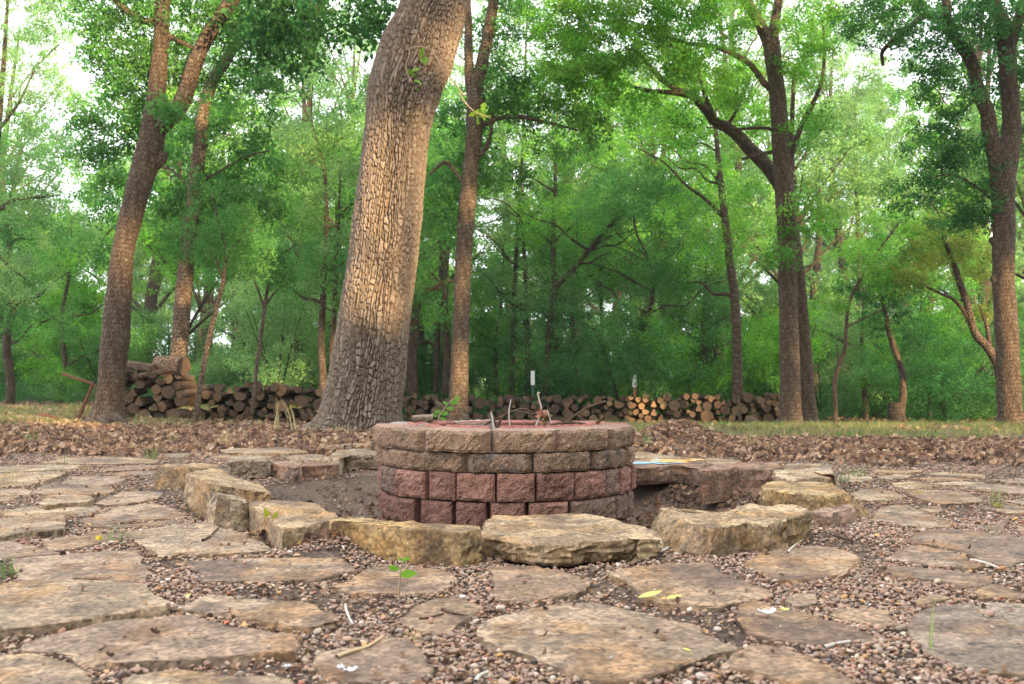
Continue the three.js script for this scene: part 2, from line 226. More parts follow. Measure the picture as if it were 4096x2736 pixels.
// ---------------------------------------------------------------- flagstones
const slabPolys = [];
{
  const paving = new THREE.Group(); paving.name = 'flagstone_paving'; paving.userData = { kind: 'structure', label: 'irregular tan sandstone flagstones laid in pebbles' }; scene.add(paving);
  const defs = [
    [4, 0.045, [[-80, 965], [130, 945], [430, 932], [700, 942], [890, 960], [905, 1000], [960, 1035], [1030, 1070], [1000, 1095], [860, 1115], [680, 1140], [430, 1185], [200, 1215], [-80, 1235]], 2],
    [8, 0.03, [[73, 2588], [152, 2552], [264, 2526], [370, 2496], [476, 2479], [608, 2469], [740, 2455], [849, 2484], [938, 2508], [1058, 2520], [1117, 2532], [1207, 2540], [1201, 2567], [1177, 2603], [1058, 2609], [879, 2627], [712, 2645], [423, 2651], [376, 2664], [317, 2651], [284, 2625], [218, 2608], [86, 2605]], 1],
    [4, 0.02, [[-60, 1400], [100, 1385], [210, 1390], [350, 1420], [430, 1450], [520, 1490], [560, 1540], [540, 1640], [-60, 1660]]],
    [5, 0.02, [[-350, 940], [0, 880], [180, 905], [420, 930], [640, 925], [800, 950], [820, 1060], [-350, 1060]]],
    [5, 0.012, [[950, 770], [1100, 740], [1300, 720], [1450, 660], [1560, 670], [1650, 750], [1700, 800], [1750, 900], [1600, 980], [1300, 990], [1000, 930], [900, 850]], 1],
    [4, 0.02, [[65, 815], [220, 795], [420, 780], [600, 768], [760, 758], [850, 755], [845, 775], [870, 800], [850, 830], [900, 860], [880, 940], [700, 940], [580, 925], [380, 935], [200, 940], [130, 935], [90, 880]], 1],
    [4, 0.045, [[-60, 570], [100, 560], [250, 548], [400, 545], [385, 600], [385, 625], [200, 640], [60, 665], [-60, 680]], 2],
    [4, 0.02, [[-60, 700], [80, 690], [120, 715], [220, 740], [370, 775], [240, 790], [120, 803], [-60, 812]]],
    [4, 0.015, [[240, 690], [450, 672], [560, 660], [700, 655], [770, 660], [700, 690], [600, 720], [480, 740], [350, 760], [280, 740]], 1],
    [4, 0.035, [[475, 578], [560, 550], [650, 525], [700, 500], [860, 475], [950, 480], [1050, 500], [1120, 545], [1110, 565], [980, 570], [860, 575], [700, 592], [620, 600], [520, 590]], 1],
    [4, 0.018, [[500, 607], [700, 604], [870, 592], [1060, 576], [1085, 582], [1050, 600], [900, 612], [760, 618], [700, 622], [560, 614]]],
    [2, 0.03, [[0, 1020], [200, 990], [520, 945], [720, 940], [850, 990], [980, 1020], [1100, 1060], [1190, 1110], [1260, 1185], [1000, 1195], [700, 1205], [450, 1215], [290, 1230], [250, 1190], [180, 1150], [120, 1110], [60, 1060]], 4],
    [2, 0.035, [[520, 1275], [700, 1262], [1000, 1248], [1300, 1240], [1600, 1225], [1830, 1222], [1880, 1260], [1940, 1310], [1985, 1345], [1870, 1360], [1750, 1390], [1650, 1420], [1350, 1440], [1000, 1435], [650, 1445], [680, 1400], [590, 1340]], 4],
    [4, 0.045, [[235, 470], [290, 425], [420, 418], [550, 428], [570, 445], [530, 465], [400, 470], [280, 485]], 2],
    [4, 0.02, [[0, 520], [130, 500], [290, 480], [450, 475], [620, 485], [590, 510], [520, 540], [300, 545], [100, 550], [20, 550]]],
    [4, 0.02, [[570, 475], [640, 440], [740, 405], [900, 400], [990, 410], [960, 440], [870, 460], [760, 475], [640, 480]], 1],
    [4, 0.025, [[180, 415], [260, 360], [450, 365], [640, 372], [700, 385], [690, 405], [600, 415], [400, 418]], 4],
    [4, 0.02, [[370, 355], [420, 310], [560, 305], [700, 310], [760, 330], [700, 355], [600, 370], [480, 360]], 1],
    [4, 0.025, [[-60, 300], [120, 285], [330, 280], [400, 290], [300, 330], [220, 350], [150, 370], [20, 370], [-60, 370]], 2],
    [4, 0.02, [[-60, 390], [150, 385], [200, 395], [180, 420], [60, 425], [-60, 430]]],
    [4, 0.02, [[-60, 437], [60, 434], [90, 445], [40, 460], [-60, 465]]],
    [4, 0.03, [[-60, 255], [200, 240], [480, 240], [480, 260], [380, 266], [200, 277], [-60, 287]], 2],
    [4, 0.03, [[240, 228], [400, 200], [560, 190], [740, 195], [900, 205], [970, 215], [940, 230], [700, 236], [420, 232]], 2],
    [4, 0.02, [[600, 265], [720, 250], [960, 242], [940, 260], [800, 270], [640, 276]]],
    [4, 0.015, [[620, 300], [800, 279], [940, 279], [930, 300], [760, 308]], 1],
    [2, 0.02, [[280, 382], [300, 350], [560, 345], [740, 340], [780, 350], [700, 368], [480, 376]]],
    [2, 0.05, [[770, 325], [920, 305], [1200, 300], [1380, 295], [1500, 318], [1565, 335], [1400, 348], [1100, 345], [880, 340]], 2],
    [2, 0.03, [[1560, 300], [1650, 285], [1880, 265], [2050, 275], [2170, 290], [2100, 308], [1900, 303], [1780, 322], [1700, 342], [1600, 320]], 2],
    [2, 0.02, [[2055, 255], [2180, 235], [2250, 250], [2180, 288], [2120, 280]]],
    [2, 0.03, [[1300, 360], [1500, 351], [1660, 356], [1780, 390], [1810, 405], [1700, 412], [1550, 408], [1430, 398]], 2],
    [2, 0.02, [[720, 382], [860, 350], [1100, 352], [1280, 362], [1240, 390], [1100, 385], [880, 390]]],
    [7, 0.03, [[1000, 1210], [1020, 1150], [1080, 1100], [1200, 1065], [1400, 1050], [1600, 1048], [1800, 1060], [1800, 1500], [1640, 1490], [1450, 1485], [1300, 1440], [1180, 1390], [1080, 1330], [1020, 1270]], 3],
    [7, 0.02, [[1390, 985], [1520, 930], [1600, 945], [1743, 985], [1800, 1000], [1800, 1030], [1600, 1015], [1480, 1000]], 2],
    [7, 0.03, [[860, 850], [880, 820], [1000, 820], [1200, 835], [1400, 860], [1540, 885], [1560, 905], [1500, 935], [1430, 955], [1250, 920], [1080, 900], [920, 875]]],
    [7, 0.035, [[860, 765], [960, 710], [1040, 684], [1110, 690], [1250, 722], [1370, 752], [1400, 790], [1500, 810], [1400, 825], [1250, 815], [1100, 800], [960, 785]], 1],
    [7, 0.025, [[1010, 650], [1060, 605], [1150, 585], [1280, 580], [1500, 600], [1743, 640], [1800, 660], [1800, 780], [1700, 790], [1660, 825], [1510, 786], [1400, 746], [1300, 711], [1130, 680], [1030, 672]], 1],
    [7, 0.012, [[1440, 560], [1620, 555], [1630, 600], [1500, 590], [1440, 580]]], [7, 0.012, [[1700, 570], [1800, 560], [1800, 610], [1700, 600]]],
    [7, 0.025, [[770, 520], [820, 450], [900, 430], [1000, 430], [1120, 482], [1230, 510], [1290, 545], [1280, 568], [1150, 570], [1040, 565], [900, 540]], 4],
    [7, 0.03, [[1060, 455], [1140, 432], [1220, 445], [1230, 470], [1150, 476]]],
    [7, 0.02, [[640, 360], [700, 330], [830, 325], [920, 345], [990, 375], [900, 395], [780, 400], [660, 385]], 4],
    [7, 0.035, [[990, 345], [1100, 330], [1250, 335], [1390, 345], [1450, 380], [1500, 405], [1360, 415], [1200, 420], [1140, 405], [1050, 375]]],
    [7, 0.03, [[1330, 305], [1500, 292], [1743, 310], [1800, 320], [1800, 360], [1640, 350], [1450, 330]]],
    [7, 0.02, [[900, 285], [1050, 279], [1150, 297], [1150, 320], [1000, 328], [920, 310]]],
    [7, 0.04, [[1170, 290], [1300, 281], [1450, 280], [1510, 290], [1400, 298], [1250, 300]], 2],
    [7, 0.03, [[760, 215], [850, 203], [1100, 208], [1130, 218], [1000, 225], [850, 222]], 2],
    [7, 0.03, [[815, 247], [930, 230], [1040, 240], [1000, 255], [900, 262], [820, 262]]],
    [7, 0.03, [[1100, 228], [1250, 220], [1480, 235], [1500, 252], [1300, 248], [1150, 240]], 2],
    [7, 0.02, [[1050, 260], [1200, 252], [1400, 263], [1350, 275], [1150, 277]]],
    [7, 0.03, [[1520, 265], [1743, 260], [1800, 262], [1800, 290], [1640, 285]], 2],
    [7, 0.02, [[560, 240], [700, 225], [760, 240], [795, 265], [700, 280], [620, 285], [560, 270]]],
    [7, 0.035, [[1420, 440], [1600, 425], [1743, 440], [1800, 450], [1800, 480], [1640, 475], [1500, 455]], 2],
    [7, 0.03, [[1610, 400], [1800, 385], [1800, 430], [1700, 425]]],
    [3, 0.03, [[1110, 1180], [1200, 1130], [1330, 1070], [1500, 1050], [1700, 1040], [1850, 1060], [1980, 1100], [2060, 1150], [1960, 1210], [1950, 1260], [1750, 1290], [1550, 1310], [1380, 1310], [1280, 1270], [1200, 1220]], 0],
    [7, 0.012, [[220, 1010], [300, 990], [420, 990], [440, 1040], [380, 1070], [280, 1080], [220, 1045]], 1],
    [7, 0.018, [[500, 1130], [560, 1085], [700, 1090], [880, 1095], [910, 1180], [920, 1205], [800, 1195], [650, 1170]], 0],
    [7, 0.012, [[1040, 1030], [1080, 1010], [1230, 1000], [1280, 1020], [1200, 1045], [1080, 1065]]],
    [7, 0.022, [[-90, 1130], [-60, 1060], [-20, 1045], [60, 1040], [160, 1075], [300, 1105], [450, 1145], [600, 1180], [720, 1230], [830, 1275], [760, 1310], [600, 1300], [460, 1320], [330, 1310], [160, 1285], [0, 1250], [-60, 1190]], 0],
    [6, 0.035, [[1770, 920], [1850, 850], [1990, 760], [2100, 780], [2350, 830], [2480, 870], [2560, 920], [2750, 1040], [2700, 1120], [2400, 1100], [2200, 1030], [2050, 985], [1910, 945]], 0],
    [6, 0.038, [[0, 700], [60, 600], [200, 560], [400, 510], [640, 470], [880, 470], [1000, 495], [1150, 530], [1300, 565], [1450, 600], [1620, 640], [1640, 680], [1750, 740], [1900, 790], [1880, 810], [1700, 840], [1500, 920], [1300, 985], [1170, 1025], [950, 1030], [720, 985], [560, 930], [400, 860], [200, 800], [60, 740]], 4],
    [6, 0.03, [[75, 215], [250, 205], [450, 210], [620, 240], [830, 295], [840, 320], [790, 370], [720, 400], [560, 430], [400, 460], [140, 455], [130, 380], [130, 260]], 0],
    [6, 0.03, [[950, 245], [1150, 205], [1350, 195], [1690, 175], [1740, 220], [1800, 260], [1930, 310], [2140, 380], [2120, 440], [1920, 470], [1750, 495], [1500, 490], [1300, 470], [1240, 440], [1170, 370], [1100, 320], [1000, 280]], 0],
    [5, 0.018, [[1040, 325], [1180, 280], [1300, 200], [1420, 190], [1600, 195], [1780, 215], [1870, 245], [1890, 290], [1860, 330], [1760, 360], [1560, 380], [1300, 378], [1150, 355]], 0],
    [5, 0.025, [[30, 475], [110, 430], [220, 380], [420, 400], [600, 420], [850, 425], [960, 455], [990, 490], [1100, 520], [1060, 560], [960, 590], [880, 600], [740, 590], [560, 555], [350, 530], [150, 495]], 4],
    [5, 0.012, [[1500, 560], [1600, 460], [1750, 410], [1900, 400], [2000, 440], [2080, 460], [2030, 500], [1980, 540], [1900, 580], [1850, 640], [1700, 640], [1560, 600]], 0],
    [3, 0.03, [[100, 345], [330, 300], [430, 320], [560, 340], [640, 350], [400, 360], [150, 365]], 2], [3, 0.03, [[810, 362], [950, 352], [1120, 377], [1050, 400], [850, 402]], 2],
    [1, 0.03, [[-60, 440], [-20, 405], [60, 400], [190, 415], [150, 440], [20, 450]], 2],
  ];
  const rnd = rngOf(21);
  defs.forEach(([r, h, pts, mi], k) => {
    h = h >= 0.045 ? 0.036 : 0.009 + h * 0.32; const p = polyAt(r, pts, h); p.forEach((q) => { q[3] = -0.03; q[4] = 0.004; }); slabPolys.push({ ...boxed(p), h });
    const { geo, at } = rockGeo(p, { step: 0.028, levels: 2, rough: 0.012, relief: 0.004, edge: 0.004, seed: k * 1.7, inner: [0.96, 0.8, 0.6, 0.35, 0.15] });
    const m = part(k ? 'flagstone_' + String(k).padStart(3, '0') : 'flagstone', geo, M.slabs[mi ?? Math.floor(rnd() * 5)], paving); m.position.set(...at);
  });
}
const onSlab = (x, z) => { for (const s of slabPolys) if (x > s.x0 && x < s.x1 && z > s.z0 && z < s.z1 && inside(s.poly, x, z)) return s; return null; };

// ---------------------------------------------------------------- the loose edging stones round the hollow
const rockPolys = [];
function edgingStone(r, h, pts, mat, label, o = {}) {
  const p = polyAt(r, pts, h); p.forEach((q) => { q[3] ??= o.base ?? -0.03; q[4] ??= o.out ?? 0.004; });
  rockPolys.push({ ...boxed(p), h });
  const { geo, at } = rockGeo(p, { step: 0.02, levels: 7, rough: 0.02, relief: 0.012, edge: 0.006, seed: rockPolys.length * 3.1, ...o });
  const m = single('edging_stone', geo, mat, label, 'stone', 'loose sandstone blocks edging the hollow'); m.position.set(...at); return m;
}
edgingStone(8, 0.115, [[1317, 2074], [1390, 2068], [1480, 2074], [1677, 2093], [1931, 2109], [1920, 2120], [1837, 2131], [1677, 2119], [1511, 2104], [1400, 2092], [1322, 2090]], M.rockGold, 'long straight golden block with a smooth tall front face, left of front centre', { rough: 0.011 });
edgingStone(2, 0.09, [[1040, 770], [1110, 755], [1310, 745], [1500, 760], [1640, 780], [1730, 840], [1820, 872], [1815, 892], [1640, 940], [1500, 985], [1365, 1003], [1345, 1010], [1240, 920], [1130, 830]], M.rockTan, 'pale block with a spotted yellow leaf on its pointed near corner', { rough: 0.012 });
edgingStone(2, 0.13, [[722, 670, 0.145], [850, 680, 0.135], [985, 712, 0.12], [1060, 742, 0.105], [1010, 765, 0.10], [900, 747, 0.115], [790, 707, 0.135]], M.rockSlate, 'small tilted grey tan block wedged between two larger stones on the left', { rough: 0.009, out: 0.035 });
edgingStone(2, 0.12, [[525, 520, 0.15], [600, 500, 0.14], [720, 478, 0.13], [830, 486, 0.12], [900, 545, 0.11], [1000, 570, 0.10], [1170, 622, 0.09], [1245, 690, 0.085], [1080, 662, 0.11], [900, 627, 0.13], [720, 602, 0.145], [620, 556, 0.15]], M.rockTan, 'large cream topped block leaning inward on the left of the hollow', { rough: 0.012, out: 0.012 });
edgingStone(2, 0.13, [[275, 457], [400, 440], [640, 436], [780, 440], [800, 462], [640, 476], [520, 472], [400, 464]], M.rockTan, 'leftmost upright tan block beside the bare gravel patch', { rough: 0.012 });
edgingStone(2, 0.12, [[872, 402], [900, 376], [1050, 368], [1190, 378], [1228, 398], [1212, 412], [1100, 410], [960, 414], [890, 414]], M.rockGrey, 'brown grey block with a rounded lower edge at the left back of the hollow', { rough: 0.015, base: 0.0, out: -0.01 });
edgingStone(2, 0.09, [[1240, 415], [1330, 408], [1460, 418], [1512, 458], [1440, 468], [1330, 455], [1262, 440]], M.rockRed, 'small reddish layered stone with a stepped top at the back left', { rough: 0.016, base: -0.02 });
edgingStone(2, 0.085, [[1475, 440], [1560, 425], [1740, 428], [1800, 408], [1826, 420], [1815, 440], [1700, 450], [1520, 455]], M.rockRed, 'thin red brown stone under a flagstone edge behind the ring', { rough: 0.012, base: -0.02 });
edgingStone(2, 0.11, [[1740, 372], [1800, 326], [1950, 308], [2100, 320], [2240, 338], [2230, 355], [1990, 360], [1870, 362], [1820, 402]], M.rockGrey, 'wide brown block half hidden behind the ring on its left side', { rough: 0.013, base: 0.0 });
const paintedStone = edgingStone(3, 0.10, [[100, 395], [235, 375], [400, 365], [640, 350], [800, 365], [836, 408], [770, 438], [700, 422], [560, 417], [400, 430], [250, 435], [120, 435]], M.rockRed, 'stone with flaking blue paint and rust stain on its top', { rough: 0.018, base: 0.0, relief: 0.004 });
edgingStone(3, 0.13, [[780, 437], [900, 406], [1150, 390], [1390, 388], [1422, 430], [1350, 446], [1210, 446], [1090, 441], [940, 450], [800, 461]], M.rockRed, 'large purple brown block with a sloping underside at the right back', { rough: 0.016, base: -0.04 });
edgingStone(3, 0.11, [[1420, 420], [1480, 402], [1650, 398], [1750, 405], [1640, 428], [1500, 442], [1430, 440]], M.rockTan, 'narrow tan slab behind the purple brown block', { rough: 0.01 });
edgingStone(3, 0.12, [[1345, 455], [1500, 443], [1640, 433], [1740, 408], [1800, 412], [1825, 450], [1842, 490], [1862, 525, 0.09], [1700, 502], [1550, 525], [1460, 525], [1380, 500]], M.rockPale, 'pale low slab with a sloping top between the purple and the golden block', { rough: 0.012 });
edgingStone(3, 0.11, [[1255, 572], [1330, 541], [1500, 533], [1700, 545], [1830, 560], [1900, 600], [1962, 637, 0.1, -0.03, 0.16], [1850, 646], [1720, 651], [1520, 631], [1380, 611], [1280, 596]], M.rockGold, 'yellow block with a flat top and mossy gold face on the right', { rough: 0.013 });
edgingStone(3, 0.065, [[1640, 772], [1760, 740], [1850, 715], [1980, 708], [2000, 740], [1950, 760], [1890, 772], [1820, 792], [1700, 787]], M.rockRed, 'small mauve broken stone at the right end of the big front block', { rough: 0.014, out: 0.015 });
edgingStone(3, 0.107, [[460, 745, 0.1, -0.03, 0.05], [560, 737], [640, 760], [840, 765], [1060, 755], [1180, 722], [1300, 730], [1450, 722], [1600, 737], [1652, 780], [1560, 802], [1400, 860], [1280, 886], [1150, 866], [1000, 887], [880, 922, 0.105, -0.03, 0.01], [760, 900, 0.1, -0.03, 0.09], [600, 830, 0.1, -0.03, 0.12], [500, 780, 0.1, -0.03, 0.1]], M.rockTan, 'biggest front right block, tan on top with a golden brown face', { rough: 0.022, relief: 0.02 });
edgingStone(1, 0.08, [[980, 965], [1030, 927], [1180, 930], [1340, 925], [1500, 915], [1700, 912], [1900, 945], [2000, 975], [2150, 1010], [2260, 1080, 0.075], [2275, 1112, 0.07], [2200, 1097], [2100, 1102], [2090, 1087], [1900, 1112], [1720, 1112], [1600, 1142], [1400, 1142], [1180, 1117], [1000, 1087], [880, 1092], [862, 1060], [940, 1030], [1000, 1005]], M.rockTan, 'broad flat slab with a wavy front edge at the front centre', { rough: 0.022, relief: 0.014, base: 0.005, out: -0.02 });
const onRock = (x, z) => { for (const s of rockPolys) if (x > s.x0 && x < s.x1 && z > s.z0 && z < s.z1 && inside(s.poly, x, z)) return s; return null; };

// ---------------------------------------------------------------- the ring of retaining wall blocks
function blockGeo(wAll, h, d, taper, seed, tones, rough = 0.011, cham = 0.016) {
  const w = wAll - 2 * cham; // outward is +z, the split face at z = 0, foot at y = 0
  const nx = Math.max(6, Math.round(w / 0.014)), ny = Math.max(5, Math.round(h / 0.014)), P = (i, j) => {
    const u = i / nx, v = j / ny, e = Math.min(u, 1 - u) * w, f = Math.min(v, 1 - v) * h, x = (u - 0.5) * w, y = v * h, b = (e <= 0 || f <= 0);
    const n = fbm3(x * 16 + seed * 9, y * 16, seed, 3) * 0.8 + 0.5 * N3(x * 70, y * 70 + seed * 5, seed);
    const round = -0.010 * (1 - ss(0, 0.016, f)) - 0.008 * (1 - ss(0, 0.016, e));
    return [x + (b ? 0.0025 * N3(y * 40, seed, 1) : 0), y + (b && f <= 0 ? 0.003 * N3(x * 30 + seed, 4, v) : 0), round + rough * n];
  };
  const pos = [], col = [];
  const tone = (x, y, z, k) => { const n = 0.5 + 0.6 * fbm3(x * 9 + seed * 3, y * 9, z * 9 + seed, 3), m = 0.5 + 0.9 * fbm3(x * 14 - seed * 5, y * 14 + 3, z * 14, 3); let c = mix3(tones[0], tones[1], clamp(n)); c = mix3(c, tones[2], 0.85 * ss(tones[4] ?? 0.72, 1.0, m)); return k ? mix3(c, tones[3], k) : c; };
  const tri = (a, b, c, k) => { for (const p of [a, b, c]) { pos.push(...p); col.push(...tone(...p, k)); } }, quad = (a, b, c, e, k) => { tri(a, b, c, k); tri(a, c, e, k); };
  for (let j = 0; j < ny; j++) for (let i = 0; i < nx; i++) quad(P(i, j), P(i + 1, j), P(i + 1, j + 1), P(i, j + 1), 0);
  const B = (u, y) => [(u - 0.5) * wAll * taper, y, -d], K = (s, y) => [s * wAll / 2, y, -cham * 2.4];
  for (let i = 0; i < nx; i++) { quad(P(i, ny), P(i + 1, ny), B((i + 1) / nx, h), B(i / nx, h), 0.75); quad(P(i + 1, 0), P(i, 0), B(i / nx, 0), B((i + 1) / nx, 0), 0.3); }
  for (let j = 0; j < ny; j++) { const y0 = j / ny * h, y1 = (j + 1) / ny * h; quad(P(nx, j), K(1, y0), K(1, y1), P(nx, j + 1), 0.3); quad(K(1, y0), B(1, y0), B(1, y1), K(1, y1), 0.3); quad(K(-1, y0), P(0, j), P(0, j + 1), K(-1, y1), 0.3); quad(B(0, y0), K(-1, y0), K(-1, y1), B(0, y1), 0.3); }
  tri(P(nx, ny), K(1, h), B(1, h), 0.75); tri(K(-1, h), P(0, ny), B(0, h), 0.75); tri(K(1, 0), P(nx, 0), B(1, 0), 0.3); tri(P(0, 0), K(-1, 0), B(0, 0), 0.3);
  quad(B(1, 0), B(0, 0), B(0, h), B(1, h), 1);
  const tint = 0.82 + 0.36 * hsh(seed & 255, 7, 3); for (let i = 0; i < col.length; i++) col[i] *= tint;
  const g = geoOf(pos, null, null, col);
  return boxUV(toCreasedNormals(g, 0.5), 1, seed * 0.13, seed * 0.29);
}
const TAN = [[0.38, 0.235, 0.145], [0.49, 0.31, 0.19], [0.15, 0.115, 0.095], [0.52, 0.31, 0.235], 0.72], TAN2 = [[0.40, 0.25, 0.155], [0.50, 0.325, 0.20], [0.22, 0.16, 0.11], [0.52, 0.32, 0.24], 0.8], CHAR = [[0.35, 0.22, 0.145], [0.43, 0.28, 0.19], [0.10, 0.09, 0.085], [0.54, 0.36, 0.28], 0.5];
const RED = [[0.38, 0.185, 0.128], [0.48, 0.25, 0.18], [0.22, 0.10, 0.08], [0.40, 0.16, 0.12], 0.75], DRED = [[0.31, 0.145, 0.105], [0.39, 0.195, 0.145], [0.17, 0.09, 0.075], [0.33, 0.14, 0.11], 0.7], BRN = [[0.30, 0.19, 0.145], [0.36, 0.225, 0.165], [0.19, 0.125, 0.1], [0.36, 0.2, 0.15], 0.75];
const GREY = [[0.36, 0.31, 0.27], [0.46, 0.41, 0.36], [0.22, 0.2, 0.18], [0.46, 0.40, 0.34], 0.7];
{
  const pit = thing('fire_pit', 'round fire pit of stacked brown and red concrete blocks', 'fire pit'), rnd = rngOf(77);
  pit.position.set(PIT[0], 0, PIT[1]);
  const lipMat = std({ color: rgb(0.50, 0.19, 0.145), map: concMap, bumpMap: concBump, bumpScale: 0.004 });
  const even = (start, n) => Array.from({ length: n + 1 }, (_, i) => start + 360 * i / n);
  const fill = (list, stepDeg) => { const a = list.slice(), end = a[0] + 360, n = Math.round((end - a.at(-1)) / stepDeg), from = a.at(-1); for (let i = 1; i <= n; i++) a.push(from + (end - from) * i / n); return a; };
  const courses = [ // joints in degrees from the side that faces the camera
    [0.286, 0.100, fill([-35, -6, 22, 50], 27.7), 0.21, 'cap'],
    [0.198, 0.086, fill([-47, -16, 12, 40.5], 28), 0.2, 'tan'],
    [0.070, 0.126, fill([-55, -35, -20.6, -4.1, 12.8, 29.8, 47.5, 59], 17.5), 0.17, 'red'],
    [-0.052, 0.120, fill([-67, -39.5, -22, -6.7, 8.9, 27, 55], 18), 0.17, 'deep'],
    [-0.175, 0.121, fill([-75, -55, -37, -19, -1, 17, 35, 53], 18), 0.17, 'deep'],
  ];
  let nth = 0;
  courses.forEach(([y, h, joints, d, kind], c) => {
    for (let i = 0; i < joints.length - 1; i++) {
      const a0 = joints[i], a1 = joints[i + 1], mid = (a0 + a1) / 2 * Math.PI / 180, half = (a1 - a0) / 2 * Math.PI / 180, front = Math.cos(mid) > 0.1;
      const gap = kind === 'red' ? 0.009 + 0.014 * (rnd() > 0.7) : 0.018 + 0.014 * rnd(), R = PITR + (c === 0 ? 0.004 : 0) - 0.006 * rnd() - (c > 2 ? 0.006 : 0), w = 2 * (R) * Math.tan(half) * (R / (R)) - gap;
      let tones = kind === 'cap' ? (mid < -0.55 && mid > -1.6 ? CHAR : rnd() < 0.5 ? TAN : TAN2) : kind === 'tan' ? (rnd() < 0.35 ? CHAR : TAN2) : kind === 'red' ? (rnd() < 0.8 ? RED : BRN) : (rnd() < 0.7 ? DRED : BRN);
      if (kind === 'cap' && mid < -1.2) tones = RED; if (kind === 'tan' && (mid < -0.85)) tones = RED; if (kind === 'deep' && mid > 0.45 && mid < 1.6) tones = BRN; if (kind === 'deep' && c === 3 && Math.abs(mid) < 0.5) tones = mid > -0.15 ? RED : DRED;
      if (kind === 'cap' && !front) tones = rnd() < 0.45 ? GREY : RED;
      const hh = h - 0.003 - 0.003 * rnd(), taper = ((R - d) * Math.tan(half) * 2 - gap) / w * 0.98;
      const b = part(nth ? 'wall_block_' + String(nth).padStart(3, '0') : 'wall_block', blockGeo(w, hh, d, taper, c * 20 + i, tones, kind === 'red' || kind === 'deep' ? 0.012 : 0.010, kind === 'red' || kind === 'deep' ? 0.007 : 0.02 + 0.01 * rnd()), M.conc, pit); nth++;
      const push = (c < 2 ? 0.034 : 0.02) * (rnd() - 0.5) + (c === 3 ? 0.004 : 0), rr = R * 1.0 + push;
      b.position.set(Math.sin(mid) * rr, y, Math.cos(mid) * rr); b.rotation.y = mid + (rnd() - 0.5) * (c < 2 ? 0.15 : 0.06); b.rotation.x = kind === 'cap' ? 0.03 + 0.02 * rnd() : 0; b.rotation.z = (rnd() - 0.5) * 0.012;
      if (kind === 'cap') { // the locking ridge cast along the back of each cap block
        const wl = w * taper * 1.06, lip = new THREE.BoxGeometry(wl, 0.01, 0.026, 10, 1, 1), p = lip.attributes.position; for (let k = 0; k < p.count; k++) { if (p.getY(k) > 0) { p.setZ(k, p.getZ(k) * 0.6); p.setY(k, p.getY(k) + 0.002 * N3(p.getX(k) * 30, i, 2)); } }
        lip.computeVertexNormals(); const l = part('locking_ridge', boxUV(toCreasedNormals(lip, 0.4)), lipMat, b); l.position.set(0, hh + 0.0035, -d + 0.028);
      }
    }
  });
}

// ---------------------------------------------------------------- pebbles between the flagstones
function pebbleGeo(seed) { const g = mergeVertices(new THREE.IcosahedronGeometry(1, 1).deleteAttribute('uv').deleteAttribute('normal')), p = g.attributes.position; for (let i = 0; i < p.count; i++) { const x = p.getX(i), y = p.getY(i), z = p.getZ(i), k = 1 + 0.28 * N3(x * 0.9 + seed, y * 0.9, z * 0.9); p.setXYZ(i, x * k, y * k * 0.62, z * k * 0.78); } g.computeVertexNormals(); return g; }
function scatter(name, geo, mat, items, label, category) { // items: [matrix, colour]
  const m = new THREE.InstancedMesh(geo, mat, items.length); m.name = numbered(name); m.userData = { kind: 'stuff', label, category }; m.castShadow = m.receiveShadow = true;
  items.forEach(([a, c], i) => { m.setMatrixAt(i, a); m.setColorAt(i, c); }); scene.add(m); return m;
}
const mat4 = (x, y, z, rx, ry, rz, sx, sy = sx, sz = sx) => new THREE.Matrix4().compose(new V3(x, y, z), new THREE.Quaternion().setFromEuler(new THREE.Euler(rx, ry, rz)), new V3(sx, sy, sz));
const jit = (c, r, a) => { const k = 1 + a * (r() - 0.5) * 2; return rgb(c[0] * k * (1 + 0.1 * (r() - 0.5)), c[1] * k, c[2] * k * (1 + 0.1 * (r() - 0.5))); };
const inPit = (x, z) => Math.hypot(x - PIT[0], z - PIT[1]) < PITR + 0.02;
